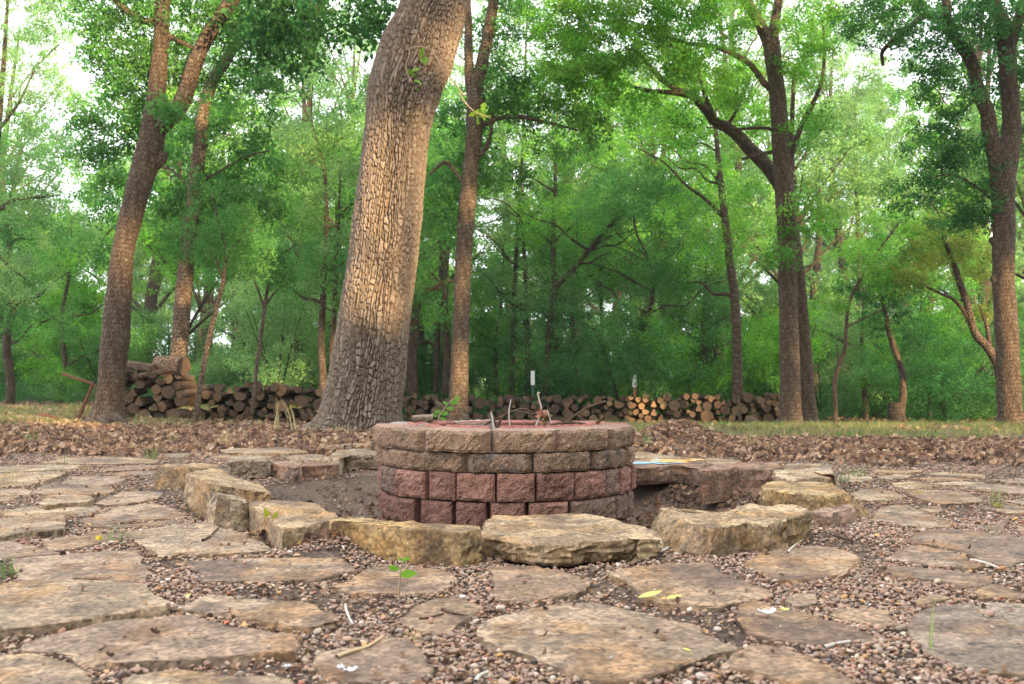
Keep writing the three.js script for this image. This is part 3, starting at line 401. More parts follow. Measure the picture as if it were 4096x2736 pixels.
{
  const rnd = rngOf(31), sets = [[], [], []];
  const pal = [[0.40, 0.275, 0.19], [0.34, 0.24, 0.175], [0.45, 0.345, 0.255], [0.29, 0.195, 0.145], [0.24, 0.175, 0.13], [0.36, 0.30, 0.245], [0.52, 0.43, 0.34], [0.42, 0.245, 0.17], [0.19, 0.135, 0.105], [0.33, 0.215, 0.15], [0.66, 0.60, 0.52], [0.60, 0.36, 0.14], [0.50, 0.17, 0.10], [0.16, 0.14, 0.15]];
  const wts = [14, 14, 10, 12, 12, 9, 6, 8, 9, 10, 2.2, 1.6, 0.8, 1.2], tot = wts.reduce((a, b) => a + b);
  const pick = () => { let k = rnd() * tot; for (let i = 0; i < wts.length; i++) if ((k -= wts[i]) < 0) return pal[i]; return pal[0]; };
  const put = (x, z, y, s) => sets[Math.floor(rnd() * 3)].push([mat4(x, y, z, (rnd() - 0.5) * 0.9, rnd() * 6.3, (rnd() - 0.5) * 0.9, s * (0.8 + 0.5 * rnd()), s * (0.8 + 0.4 * rnd()), s), jit(pick().map((v, k) => v * [0.86, 0.79, 0.74][k]), rnd, 0.28)]);
  const area = (Z0, Z1, n, onto) => {
    for (let i = 0; i < n; i++) {
      const Z = Math.sqrt(lerp(Z0 * Z0, Z1 * Z1, rnd())), x = (rnd() * 2 - 1) * (0.56 * Z + 0.15), z = -Z, s = 0.0038 + 0.0048 * rnd() * rnd() + (rnd() < 0.03 ? 0.004 : 0);
      if (inPit(x, z)) continue;
      const dz = Math.hypot(x + 0.16, Z - 5.08); if (dz < 1.42 && rnd() < 0.985) continue;
      const sl = onSlab(x, z), rk = onRock(x, z); if (rk) continue;
      if (sl) { if (rnd() < onto) put(x, z, sl.h + 0.004 + s * 0.5, s * (0.6 + 0.5 * rnd())); continue; }
      const bare = N2(x * 0.8 + 4, z * 0.8); if (rnd() < 0.75 * ss(0.05, 0.6, bare)) continue;
      if (Z > 7 && rnd() < litterAmount(x, z)) continue;
      put(x, z, H(x, z) + 0.004 + s * (0.2 + 1.4 * rnd()), s);
    }
  };
  area(1.5, 3.0, 40000, 0.004); area(3.0, 4.6, 60000, 0.006); area(4.6, 8.4, 74000, 0.01);
  const peb = std({ roughness: 0.72 });
  sets.forEach((s, i) => scatter('pea_gravel', pebbleGeo(i * 7.3), peb, s, ['rounded tan and brown pea gravel filling the paving joints', 'mixed pink and grey pebbles between the flagstones', 'scattered small river pebbles over the patio bed'][i], 'gravel'));
}

// ---------------------------------------------------------------- fallen leaves
function litterGeo(seed, lobes) { // a curled, lobed dry oak leaf, 1 long
  const r = rngOf(seed), pos = [], idx = [], n = 6, col = [];
  const bend = 0.5 + 0.9 * r(), fold = 0.5 + 0.6 * r();
  for (let i = 0; i <= n; i++) { const t = i / n, w = (0.08 + 0.26 * Math.sin(Math.PI * Math.pow(t, 0.8))) * (lobes ? (i % 2 ? 1.15 : 0.62) : 1) * (i === n ? 0.2 : 1), a = (t - 0.5) * bend * 2, x = Math.sin(a) / (bend * 2) * 1.0, y = (1 - Math.cos(a)) / (bend * 2) + 0.06 * (r() - 0.5);
    pos.push(x, y + w * fold * (0.7 + 0.6 * r()), -w, x, y, 0, x, y + w * fold * (0.7 + 0.6 * r()), w); }
  for (let i = 0; i < n; i++) for (let k = 0; k < 2; k++) { const a = i * 3 + k; idx.push(a, a + 3, a + 1, a + 1, a + 3, a + 4); }
  return geoOf(pos, idx).toNonIndexed();
}
const flat = (g) => { g.computeVertexNormals(); return g; };
const litterMat = new THREE.MeshPhysicalMaterial({ color: 0xffffff, roughness: 1, transmission: 0.15, thickness: 0, specularIntensity: 0.3, side: THREE.DoubleSide });
{
  const rnd = rngOf(41), sets = [[], [], [], []], pal = [[0.34, 0.21, 0.13], [0.26, 0.155, 0.10], [0.42, 0.27, 0.17], [0.17, 0.105, 0.075], [0.36, 0.215, 0.125], [0.52, 0.37, 0.25], [0.20, 0.13, 0.10], [0.12, 0.075, 0.055]];
  const put = (x, z, y, s, dark) => { const c = pal[Math.floor(rnd() * pal.length)]; sets[Math.floor(rnd() * 4)].push([mat4(x, y, z, (rnd() - 0.5) * 2.2, rnd() * 6.3, (rnd() - 0.5) * 2.2, s, s, s * (0.8 + 0.4 * rnd())), jit(dark ? c.map((v) => v * dark) : c, rnd, 0.25)]); };
  for (let i = 0; i < 50000; i++) { const Z = Math.sqrt(lerp(46, 15 * 15, rnd())), x = (rnd() * 2 - 1) * (0.56 * Z + 0.3), z = -Z; if (rnd() > litterAmount(x, z) || onSlab(x, z) || onRock(x, z)) continue; const s = 0.03 + 0.06 * rnd(); put(x, z, H(x, z) + 0.005 + 0.03 * rnd(), s); }
  for (let i = 0; i < 14000; i++) { const b = bermPts[Math.floor(rnd() * bermPts.length)], q = () => (rnd() + rnd() + rnd() - 1.5) * 1.1, x = b[0] + q() * b[3] * 1.1, Z = b[1] + q() * b[3] * 1.2; put(x, -Z, H(x, -Z) + 0.005 + 0.03 * rnd(), 0.035 + 0.05 * rnd()); }
  for (let i = 0; i < 9000; i++) { const Z = 12 + 16 * rnd(), x = (rnd() * 2 - 1) * 0.56 * Z; if (x > 0 && rnd() < grassAmount(x, -Z)) continue; put(x, -Z, H(x, -Z) + 0.02 * rnd(), 0.06 + 0.06 * rnd()); }
  for (let i = 0; i < 2600; i++) { const a = rnd() * 6.3, d = 0.66 + 0.75 * Math.sqrt(rnd()), x = PIT[0] + Math.cos(a) * d, z = PIT[1] + Math.sin(a) * d; if (x < 0 && rnd() < 0.75) continue; if (!onRock(x, z)) put(x, z, H(x, z) + 0.004 + 0.012 * rnd(), 0.02 + 0.035 * rnd(), 0.7); }
  for (let i = 0; i < 11000; i++) { const Z = 1.7 + 6 * rnd(), x = (rnd() * 2 - 1) * 0.56 * Z; if (inPit(x, -Z) || onRock(x, -Z)) continue; const sl = onSlab(x, -Z); if (sl && rnd() < 0.955) continue; put(x, -Z, (sl ? sl.h + 0.004 : H(x, -Z) + 0.008), 0.01 + 0.018 * rnd(), 0.8); }
  for (const [x, Z, n, r] of [[-0.62, 3.5, 120, 0.1], [0.93, 3.9, 160, 0.13], [-0.9, 3.75, 60, 0.09], [-0.05, 3.35, 60, 0.1]]) for (let i = 0; i < n; i++) { const a = rnd() * 6.3, d = r * Math.sqrt(rnd()), px = x + Math.cos(a) * d, pz = -Z + Math.sin(a) * d; if (!onRock(px, pz)) put(px, pz, H(px, pz) + 0.03 * rnd(), 0.025 + 0.03 * rnd(), 0.8); }
  sets.forEach((s, i) => scatter('leaf_litter', flat(litterGeo(60 + i, i < 3)), litterMat, s, ['dry brown oak leaves drifted in a bank behind the patio', 'curled tan fallen leaves over the forest floor', 'dark crumbled leaf litter round the fire pit and paving', 'scattered small dry leaves among the pebbles'][i], 'leaf litter'));
}

// ---------------------------------------------------------------- grass
function bladesGeo(n, seed, spread, lean) { // a tuft of tapering blades, about 1 high
  const r = rngOf(seed), pos = [], idx = [], col = [];
  for (let b = 0; b < n; b++) {
    const a = r() * 6.3, d = spread * Math.sqrt(r()), x0 = Math.cos(a) * d, z0 = Math.sin(a) * d, dir = r() * 6.3, h = 0.5 + 0.5 * r(), l = lean * (0.3 + r()), w = 0.012 + 0.012 * r(), px = -Math.sin(dir), pz = Math.cos(dir), k = 0.75 + 0.5 * r(), o = pos.length / 3;
    for (let i = 0; i <= 4; i++) { const t = i / 4, q = t * t * l, x = x0 + Math.cos(dir) * q, z = z0 + Math.sin(dir) * q, y = h * (t - 0.25 * t * t * l), ww = w * (1 - t * 0.92); pos.push(x - px * ww, y, z - pz * ww, x + px * ww, y, z + pz * ww); col.push(k, k, k, k, k, k); if (i) { const c = o + i * 2; idx.push(c - 2, c - 1, c, c, c - 1, c + 1); } }
  }
  return geoOf(pos, idx, null, col);
}
const bladeMat = new THREE.MeshPhysicalMaterial({ vertexColors: true, roughness: 1, transmission: 0.3, thickness: 0, specularIntensity: 0.3, side: THREE.DoubleSide });
{
  const rnd = rngOf(51), sets = [[], []], pal = [[0.20, 0.24, 0.06], [0.13, 0.19, 0.045], [0.30, 0.27, 0.10], [0.36, 0.28, 0.12], [0.10, 0.16, 0.05]];
  for (let i = 0; i < 22000; i++) { const Z = Math.sqrt(lerp(80, 26 * 26, rnd())), x = (rnd() * 2 - 1) * (0.57 * Z + 0.5), z = -Z; if (rnd() > grassAmount(x, z)) continue; const s = 0.07 + 0.09 * rnd(); sets[i % 2].push([mat4(x, H(x, z) - 0.005, z, 0, rnd() * 6.3, 0, s * 1.3, s, s * 1.3), jit(pal[Math.floor(rnd() * pal.length)], rnd, 0.25)]); }
  sets.forEach((s, i) => scatter('grass', bladesGeo(14, 3 + i, 0.6, 0.7), bladeMat, s, ['short yellow green grass behind the leaf bank', 'thin sunlit turf running back to the wood'][i], 'grass'));
}

// ---------------------------------------------------------------- trunks and limbs
function path(pts, rings) { // [x, y, z, radius] points, smoothed; returns rings with frames
  const c = new THREE.CatmullRomCurve3(pts.map((p) => new V3(p[0], p[1], p[2])), false, 'centripetal'), out = []; let prev = null, n = null, len = 0;
  const segs = pts.length - 1;
  for (let i = 0; i <= rings; i++) {
    const t = i / rings, p = c.getPoint(t), tan = c.getTangent(t), k = t * segs, a = Math.min(segs - 1, Math.floor(k)), f = k - a, r = lerp(pts[a][3], pts[a + 1][3], f * f * (3 - 2 * f) * 0.5 + f * 0.5);
    if (!n) { n = new V3(1, 0, 0); if (Math.abs(tan.x) > 0.9) n.set(0, 0, 1); }
    n.addScaledVector(tan, -n.dot(tan)).normalize(); const b = new V3().crossVectors(tan, n);
    if (prev) len += p.distanceTo(prev); prev = p; out.push({ p, r, n: n.clone(), b, len });
  }
  return out;
}
function tube(pts, o = {}) {
  const { sides = 10, rings = Math.max(6, pts.length * 5), lump = 0.06, seed = 0, disp, tone, cap = true } = o, R = path(pts, rings), pos = [], uv = [], idx = [], col = [];
  const circ = Math.max(1, Math.round(2 * Math.PI * (pts[0][3] + pts.at(-1)[3]) / 2 / 0.32)), m = sides + 1;
  R.forEach((q, i) => { for (let s = 0; s <= sides; s++) {
    const a = (s % sides) / sides * Math.PI * 2, ca = Math.cos(a), sa = Math.sin(a); let r = q.r * (1 + lump * fbm3(ca * 1.2 + seed, q.len * 0.9 / Math.max(0.06, q.r * 3), sa * 1.2 + seed, 2));
    if (disp) r += disp(a, q.len, q.r, q);
    pos.push(q.p.x + (q.n.x * ca + q.b.x * sa) * r, q.p.y + (q.n.y * ca + q.b.y * sa) * r, q.p.z + (q.n.z * ca + q.b.z * sa) * r); uv.push(s / sides * circ + seed * 0.13, q.len / 0.55); if (tone) col.push(...tone(a, q.len, q.r));
  } });
  for (let i = 0; i < R.length - 1; i++) for (let s = 0; s < sides; s++) { const a = i * m + s, b = a + 1, c = a + m, d = c + 1; idx.push(a, b, c, b, d, c); }
  if (cap) { const e = R.at(-1); pos.push(e.p.x, e.p.y, e.p.z); uv.push(0.5, 0); if (tone) col.push(...tone(0, e.len, e.r)); const k = pos.length / 3 - 1, b = (R.length - 1) * m; for (let s = 0; s < sides; s++) idx.push(b + s, b + s + 1, k); }
  const g = geoOf(pos, idx, uv, tone ? col : null), N = g.attributes.normal; // close the seam
  for (let i = 0; i < R.length; i++) { const a = i * m, b = a + sides, v = new V3(N.getX(a) + N.getX(b), N.getY(a) + N.getY(b), N.getZ(a) + N.getZ(b)).normalize(); N.setXYZ(a, v.x, v.y, v.z); N.setXYZ(b, v.x, v.y, v.z); }
  // make sure it faces outward
  const q = R[1], v0 = new V3(pos[m * 3], pos[m * 3 + 1], pos[m * 3 + 2]).sub(q.p); if (v0.dot(new V3(N.getX(m), N.getY(m), N.getZ(m))) < 0) { const ix = g.index.array; for (let i = 0; i < ix.length; i += 3) { const t = ix[i + 1]; ix[i + 1] = ix[i + 2]; ix[i + 2] = t; } for (let i = 0; i < N.count; i++) N.setXYZ(i, -N.getX(i), -N.getY(i), -N.getZ(i)); }
  return g;
}
const strip = (g) => { const o = new THREE.BufferGeometry(); for (const k of ['position', 'normal', 'uv']) o.setAttribute(k, g.attributes[k]); o.setIndex(g.index); return o; };
const DP = (list, Z) => list.map(([x, y, w, z]) => [...D(x, y, z ?? Z), w / 2 * (z ?? Z) / (F / Q)]);      // overview points with the width seen there

// ---------------------------------------------------------------- foliage: sprays of separate small leaves
function sprayGeo(seed, n, leaf, size) {
  const r = rngOf(seed), pos = [], col = [], tw = 7, dirs = Array.from({ length: tw }, (_, i) => { const a = i / tw * 6.3 + r(), u = (r() - 0.42) * 1.7; return new V3(Math.cos(a), u, Math.sin(a)).normalize().multiplyScalar(0.6 + 0.5 * r()); });
  for (let i = 0; i < n; i++) {
    const d = dirs[i % tw], t = Math.pow(r(), 0.6), p = d.clone().multiplyScalar(t * size * 0.5); p.x += (r() - 0.5) * size * 0.22; p.z += (r() - 0.5) * size * 0.22; p.y += (r() - 0.5) * size * 0.22 - t * t * size * 0.1;
    const a = r() * 6.3, tilt = (r() - 0.5) * 2.6, roll = (r() - 0.5) * 2.6, l = leaf * (0.65 + 0.6 * r()), w = l * 0.3, e = new THREE.Euler(roll, a, tilt), A = new V3(0, 0, 0), B = new V3(l * 0.5, 0.12 * l, w), C = new V3(l, -0.05 * l, 0), E = new V3(l * 0.5, 0.12 * l, -w);
    for (const v of [A, B, C, E]) v.applyEuler(e).add(p);
    for (const v of [A, B, C, A, C, E]) pos.push(v.x, v.y, v.z); const k = 0.7 + 0.6 * r(), y = r() < 0.08 ? 1.3 : 1; for (let q = 0; q < 6; q++) col.push(k * y, k, k * 0.95);
  }
  return geoOf(pos, null, null, col);
}
const SPRAYS = { oak: [1, 2, 3].map((s) => sprayGeo(s * 13, 120, 0.105, 1)), fine: [1, 2, 3].map((s) => sprayGeo(s * 17 + 5, 170, 0.072, 1)), far: [1, 2].map((s) => sprayGeo(s * 19 + 2, 180, 0.085, 1)) };
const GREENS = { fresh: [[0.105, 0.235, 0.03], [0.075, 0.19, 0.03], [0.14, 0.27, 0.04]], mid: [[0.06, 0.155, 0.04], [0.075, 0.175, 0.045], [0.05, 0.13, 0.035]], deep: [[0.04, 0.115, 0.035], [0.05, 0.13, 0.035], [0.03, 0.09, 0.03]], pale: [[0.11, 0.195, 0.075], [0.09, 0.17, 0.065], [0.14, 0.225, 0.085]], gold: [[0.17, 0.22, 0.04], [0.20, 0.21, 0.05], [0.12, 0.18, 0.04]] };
const GAPS = []; // openings carved in the added trees for sun patches, as lines towards the sun: [point, radius]
function openTo(p) { for (const [a, r] of GAPS) { const d = p.clone().sub(a), t = d.dot(SUN); if (t > 3 && d.addScaledVector(SUN, -t).length() < r + 0.6) return true; } return false; }
function foliage(name, clumps, o, parent) { // clumps: [x, y, z, rx, ry, rz, count]
  const { kind = 'oak', green = 'mid', size = 0.8, seed = 1, hollow = 0.3, gaps = false } = o, r = rngOf(seed * 7919 + 3), geos = SPRAYS[kind], out = [];
  const pal = GREENS[green];
  for (const [x, y, z, rx, ry, rz, n] of clumps) for (let i = 0; i < n; i++) {
    const u = r() * 2 - 1, a = r() * 6.283, q = Math.sqrt(1 - u * u), d = Math.cbrt(lerp(hollow, 1, r())), p = new V3(x + q * Math.cos(a) * d * rx, y + u * d * ry, z + q * Math.sin(a) * d * rz), s = size * (0.7 + 0.6 * r());
    if (gaps && openTo(p)) continue;
    if (p.y < H(p.x, p.z) + 0.25 * s) p.y = H(p.x, p.z) + 0.25 * s;
    out.push([mat4(p.x, p.y, p.z, (r() - 0.5) * 1.8, r() * 6.3, (r() - 0.5) * 1.8, s), jit(pal[Math.floor(r() * 3)].map((v, k) => v * 1.75 * [0.92, 1.02, 0.9][k]), r, 0.33)]);
  }
  const m = new THREE.InstancedMesh(geos[seed % geos.length], M.leaf, out.length); m.name = name; m.castShadow = m.receiveShadow = true; m.userData.kind = 'stuff';
  out.forEach(([a, c], i) => { m.setMatrixAt(i, a); m.setColorAt(i, c); });
  (parent ?? scene).add(m); return m;
}
const clumpD = (px, py, Z, r, n, flat = 0.75) => { const [x, y, z] = D(px, py, Z); return [x, y, z, r, r * flat, r, n]; };

function tree(name, label, o) { // o: trunk [[px,py,width]], Z, limbs, clumps (px), bark
  const t = thing(name, label, 'tree', o.group); const { Z, sides = 16, matI = 0 } = o;
  part('trunk', strip(tube(DP(o.trunk.map((q) => [q[0], q[1], q[2] * (o.slim ?? 1), q[3]]), Z), { sides, rings: o.rings ?? o.trunk.length * 5, seed: Z + o.trunk[0][0], lump: 0.09 })), M.barks[matI], t);
  (o.limbs ?? []).forEach((l, i) => part('limb', strip(tube(DP(l, Z), { sides: 9, seed: i * 5 + Z, lump: 0.08 })), M.barks[matI], t));
  if (o.clumps?.length) foliage('crown', o.clumps.map((c) => clumpD(c[0], c[1], c[2] ?? Z, c[3], Math.round(c[4] * 1.5), c[5])), { green: o.green ?? 'mid', kind: o.leaf ?? 'oak', size: o.size ?? 0.7, seed: Math.round(o.trunk[0][0] + Z) }, t);
  if (o.crown) foliage(o.clumps?.length ? 'upper_crown' : 'crown', o.crown, { green: o.green ?? 'mid', kind: o.leaf ?? 'oak', size: (o.size ?? 0.7) * 1.2, seed: Math.round(o.trunk[0][0] + Z) + 1 }, t);
  return t;
}

// the great leaning oak: its bark plates are built
{
  const t = thing('oak_tree', 'great leaning oak with thick plated bark behind the fire pit', 'tree');
  const Z = 12, pts = DP([[812, 1012, 240], [818, 992, 212], [824, 966, 194], [829, 930, 182], [841, 868, 174], [851, 790, 168], [862, 700, 161], [876, 600, 156], [888, 500, 156], [899, 400, 152], [911, 296, 149], [928, 205, 168], [955, 125, 176], [984, 50, 158], [1004, 0, 144], [1040, -120, 138], [1085, -260, 130], [1120, -400, 118], [1150, -560, 95], [1165, -760, 60]], Z);
  const nu = 84, cell = 0.085, cellAt = (a, len) => { // wavy vertical ridges broken across into plates
    const ca = Math.cos(a), sa = Math.sin(a), u = a / (Math.PI * 2) * nu + 1.1 * N3(ca * 3, len * 0.9, sa * 3) + 0.38 * N3(ca * 11, len * 4.5, sa * 11), c = Math.floor(u), cx = ((c % nu) + nu) % nu, fx = u - c;
    const v = len / cell * (0.75 + 0.5 * hsh(cx, 3, 8)) + hsh(cx, 1, 9) * 7 + 0.3 * N3(ca * 9 + 4, len * 4, sa * 9) + 0.5 * (fx - 0.5) * (hsh(cx, 2, 4) - 0.5), r = Math.floor(v), fy = v - r, side = Math.min(fx, 1 - fx) * 2, up = Math.min(fy, 1 - fy) * 2 * 2.3 + (hsh(cx, r & 255, 3) < 0.3 ? 0.4 : 0.02);
    return [Math.min(side * 1.1, up), hsh(cx, (r + 512) & 511, 7)];
  };
  const memo = new Map(), at = (a, l) => { const k = Math.round(a * 1e5) + '_' + Math.round(l * 1e4); let c = memo.get(k); if (!c) memo.set(k, c = cellAt(a, l)); return c; };
  const g = tube(pts, { sides: 470, rings: 960, lump: 0.03, seed: 3,
    disp: (a, l, r) => { const [e, id] = at(a, l), k = ss(0.04, 0.55, e); const root = 0.12 * Math.max(0, 1 - l / 0.55) ** 2 * Math.max(0, Math.sin(a * 5 + 1.1) * 0.7 + 0.3 * N3(Math.cos(a) * 2, 1, Math.sin(a) * 2)); return (k - 1) * 0.044 * (0.7 + 0.6 * id) + 0.008 * id * k + 0.0035 * N3(Math.cos(a) * 60 * r, l * 18, Math.sin(a) * 60 * r) + root; },
    tone: (a, l) => { const [e, id] = at(a, l), n = 0.5 + 0.5 * fbm3(Math.cos(a) * 2, l * 1.3, Math.sin(a) * 2 + 9); let c = mix3([0.155, 0.113, 0.082], [0.285, 0.22, 0.165], clamp(0.6 * id + 0.5 * (n - 0.2))); c = mix3(c, [0.26, 0.225, 0.19], 0.4 * ss(0.6, 0.85, 0.5 + 0.5 * N3(Math.cos(a) * 7, l * 5, Math.sin(a) * 7))); return mix3([0.155, 0.10, 0.066], c, ss(0.08, 0.34, e)); } });
  part('trunk', g, M.oak, t);
  const limb = (l) => part('limb', strip(tube(DP(l, Z), { sides: 12, seed: l[0][0], lump: 0.1 })), M.barks[1], t);
  limb([[1110, -380, 80], [1000, -470, 60, 11.5], [860, -500, 46, 11], [700, -430, 30, 10.6]]);
  limb([[1130, -450, 70], [1250, -560, 52, 11.5], [1420, -600, 36, 10.8]]);
  limb([[1150, -600, 60], [1180, -760, 44, 12.5], [1120, -900, 30, 13]]);
  limb([[1100, -330, 60], [930, -330, 40, 12.6], [840, -170, 30, 13], [770, -40, 22, 13.2], [720, 30, 14, 13.3], [690, 60, 6, 13.4]]);
  foliage('crown', [[-2.4, 5.5, -12.8, 0.8, 0.4, 0.8, 26], [-3.0, 5.15, -13.2, 0.6, 0.35, 0.6, 16], [-1.0, 8.2, -11.5, 1.9, 1.2, 1.9, 70], [1.6, 8.8, -11.0, 1.8, 1.2, 1.8, 70], [-2.6, 8.0, -10.4, 1.8, 1.1, 1.8, 60], [-0.2, 10.2, -12.8, 2.2, 1.5, 2.2, 90], [3.0, 9.4, -12.6, 1.8, 1.2, 1.8, 60], [0.4, 8.6, -9.4, 1.6, 1.0, 1.6, 40]], { green: 'deep', size: 0.8, seed: 5 }, t);
}
// oak sprig that hangs across the great trunk
function leafy(name, label, stem, r0, leaves, green = [0.16, 0.30, 0.03], cat = 'sprig', lobed = true) {
  const t = thing(name, label, cat); part('stem', strip(tube(stem.map((p, i) => [...p, r0 * (1 - 0.6 * i / stem.length)]), { sides: 6, lump: 0.1 })), std({ color: rgb(0.36, 0.26, 0.16) }), t);
  const lm = new THREE.MeshPhysicalMaterial({ color: rgb(...green), roughness: 1, transmission: 0.4, thickness: 0, specularIntensity: 0.3, side: THREE.DoubleSide });
  const shape = lobed ? [[0, 0.03], [0.18, 0.12], [0.28, 0.07], [0.42, 0.26], [0.55, 0.12], [0.7, 0.3], [0.82, 0.14], [0.93, 0.13], [1, 0]] : [[0, 0.02], [0.2, 0.16], [0.4, 0.24], [0.6, 0.22], [0.8, 0.13], [1, 0]];
  const pos = [], idx = []; shape.forEach(([x, w]) => pos.push(x, -0.25 * x * x + 0.2 * w, -w, x, -0.25 * x * x, 0, x, -0.25 * x * x + 0.2 * w, w)); for (let i = 0; i < shape.length - 1; i++) for (let k = 0; k < 2; k++) { const a = i * 3 + k; idx.push(a, a + 3, a + 1, a + 1, a + 3, a + 4); }
  const lg = geoOf(pos, idx); leaves.forEach(([x, y, z, rx, ry, rz, s]) => { const m = part('leaf', lg, lm, t); m.position.set(x, y, z); m.rotation.set(rx, ry, rz); m.scale.setScalar(s); });
  return t;
}
leafy('oak_sprig', 'bare twig with a few bright oak leaves hanging before the great trunk', [D(1065, 220, 11.2), D(1010, 150, 11.2), D(985, 112, 11.2), D(940, 110, 11.2), D(938, 125, 11.2), D(930, 155, 11.2), D(945, 190, 11.2)], 0.008,
  [[938, 165, 0.5], [948, 185, -0.6], [952, 200, -1.2], [962, 135, 0.3], [975, 150, -0.7], [968, 145, -1.4], [955, 175, 0.1]].map(([x, y, a], i) => [...D(x, y, 11.2), 0.9 + 0.3 * i, 0.4 * i, a, 0.13]));
leafy('oak_sprig', 'green oak leaf cluster hanging right of the great trunk', [D(1052, 215, 11.2), D(1075, 245, 11.2), D(1100, 262, 11.2), D(1125, 270, 11.2)], 0.007,
  [[1085, 255, -0.9], [1092, 268, -1.3], [1105, 262, 0.2], [1112, 275, -0.8], [1120, 268, -0.1], [1098, 250, 0.7]].map(([x, y, a], i) => [...D(x, y, 11.2), 0.8 + 0.35 * i, 0.7 * i, a, 0.14]));

tree('forked_oak', 'leaning oak forking into two stems beside the wood stack at left', { Z: 13.6, matI: 0, sides: 40, rings: 70,
  trunk: [[238, 988, 130], [243, 968, 84], [250, 920, 62], [257, 860, 60], [264, 780, 62], [271, 700, 58], [279, 600, 50], [287, 550, 50], [302, 490, 52], [318, 430, 55], [338, 365, 60], [349, 310, 56], [352, 265, 46], [360, 200, 41], [368, 110, 36], [371, 40, 33], [374, -20, 32], [380, -160, 28], [372, -330, 18]],
  limbs: [[[345, 320, 46], [372, 285, 44], [405, 255, 40], [425, 215, 39], [445, 150, 36], [470, 95, 34], [500, 45, 33], [535, -5, 32], [600, -120, 26], [640, -260, 16]], [[372, 48, 22], [345, 50, 18], [318, 44, 16], [290, 25, 15], [262, -2, 14], [200, -60, 9]], [[380, 80, 16], [405, 92, 12], [438, 108, 8], [470, 130, 4]], [[340, 380, 34], [362, 372, 30], [373, 352, 25], [376, 346, 22]],
    [[250, 955, 46], [275, 968, 26, 13.3], [296, 977, 10, 13.1]], [[236, 955, 46], [212, 968, 24, 13.4], [196, 978, 8, 13.3]], [[242, 958, 46], [238, 972, 28, 13.2], [236, 984, 10, 12.9]]],
  clumps: [[255, 30, 13.6, 0.55, 16], [300, 90, 13.8, 0.5, 14], [265, 150, 14.0, 0.5, 12], [320, 200, 13.9, 0.45, 10], [430, 30, 13.8, 0.6, 18], [470, 190, 14.2, 0.5, 8], [395, 150, 14, 0.5, 12], [385, 255, 13.2, 0.22, 5], [250, 300, 14.2, 0.5, 12], [285, 260, 14.2, 0.5, 12], [240, 380, 14.4, 0.4, 8], [540, 60, 14, 0.5, 12], [235, 470, 14.4, 0.35, 6], [225, 560, 14.6, 0.3, 5]],
  crown: [[-4.2, 7.0, -13.4, 1.8, 1.1, 1.8, 70], [-2.6, 7.6, -14, 1.6, 1.1, 1.6, 60], [-5.2, 7.2, -14.4, 1.4, 1, 1.4, 40]], green: 'mid', size: 0.5 });
tree('slim_oak', 'tall crooked tree rising behind the left wood stack', { Z: 17, matI: 2, sides: 20,
  trunk: [[408, 905, 46], [410, 830, 40], [416, 730, 38], [424, 640, 37], [431, 570, 36], [441, 490, 33], [450, 400, 31], [460, 320, 29], [466, 250, 28], [488, 185, 27], [520, 135, 25], [538, 100, 22], [542, 50, 20], [548, -20, 18], [556, -140, 12]],
  limbs: [[[463, 260, 14], [478, 215, 16], [492, 180, 14]], [[448, 420, 9], [500, 395, 7], [560, 360, 5], [620, 345, 3]], [[445, 440, 8], [405, 400, 6], [380, 380, 3]]],
  clumps: [[420, 330, 17.5, 0.6, 14], [520, 300, 17.5, 0.7, 16], [560, 220, 17.5, 0.8, 18], [580, 120, 17.5, 0.8, 18], [600, 400, 17.5, 0.7, 16], [380, 450, 17.5, 0.7, 16], [500, 460, 17.4, 0.7, 18], [420, 520, 17.3, 0.6, 14], [560, 520, 17.3, 0.7, 16], [480, 560, 17, 0.5, 10], [640, 30, 17, 0.9, 20]], green: 'mid', size: 0.6 });
tree('straight_oak', 'straight trunk standing just right of the great oak', { Z: 18, matI: 2, sides: 20,
  trunk: [[1048, 968, 60], [1050, 940, 46], [1052, 860, 42], [1056, 760, 39], [1060, 660, 37], [1064, 560, 38], [1072, 460, 40], [1080, 380, 37], [1086, 310, 38], [1090, 240, 44], [1092, 200, 36], [1104, 150, 29], [1116, 90, 27], [1130, 10, 25], [1140, -100, 20], [1150, -260, 12]],
  limbs: [[[1090, 250, 30], [1078, 200, 24], [1074, 130, 22], [1073, 60, 19], [1070, -40, 14]], [[1090, 300, 12], [1130, 275, 12], [1190, 268, 10], [1250, 280, 8], [1330, 300, 4]], [[1080, 370, 14], [1110, 345, 11], [1122, 320, 9], [1130, 260, 6]], [[1062, 420, 8], [1020, 372, 10], [985, 400, 6]]],
  clumps: [[1040, 300, 18.5, 0.6, 12], [1140, 200, 18.3, 0.6, 14], [1190, 240, 18.3, 0.6, 14], [1040, 420, 18.5, 0.6, 12], [1140, 380, 18.5, 0.7, 14], [1020, 520, 18.5, 0.6, 12], [1150, 60, 18.5, 0.7, 16], [1290, 310, 18.3, 0.7, 14]], crown: [[-0.5, 9.4, -18, 2.2, 1.4, 2.2, 60]], green: 'mid', size: 0.6 });
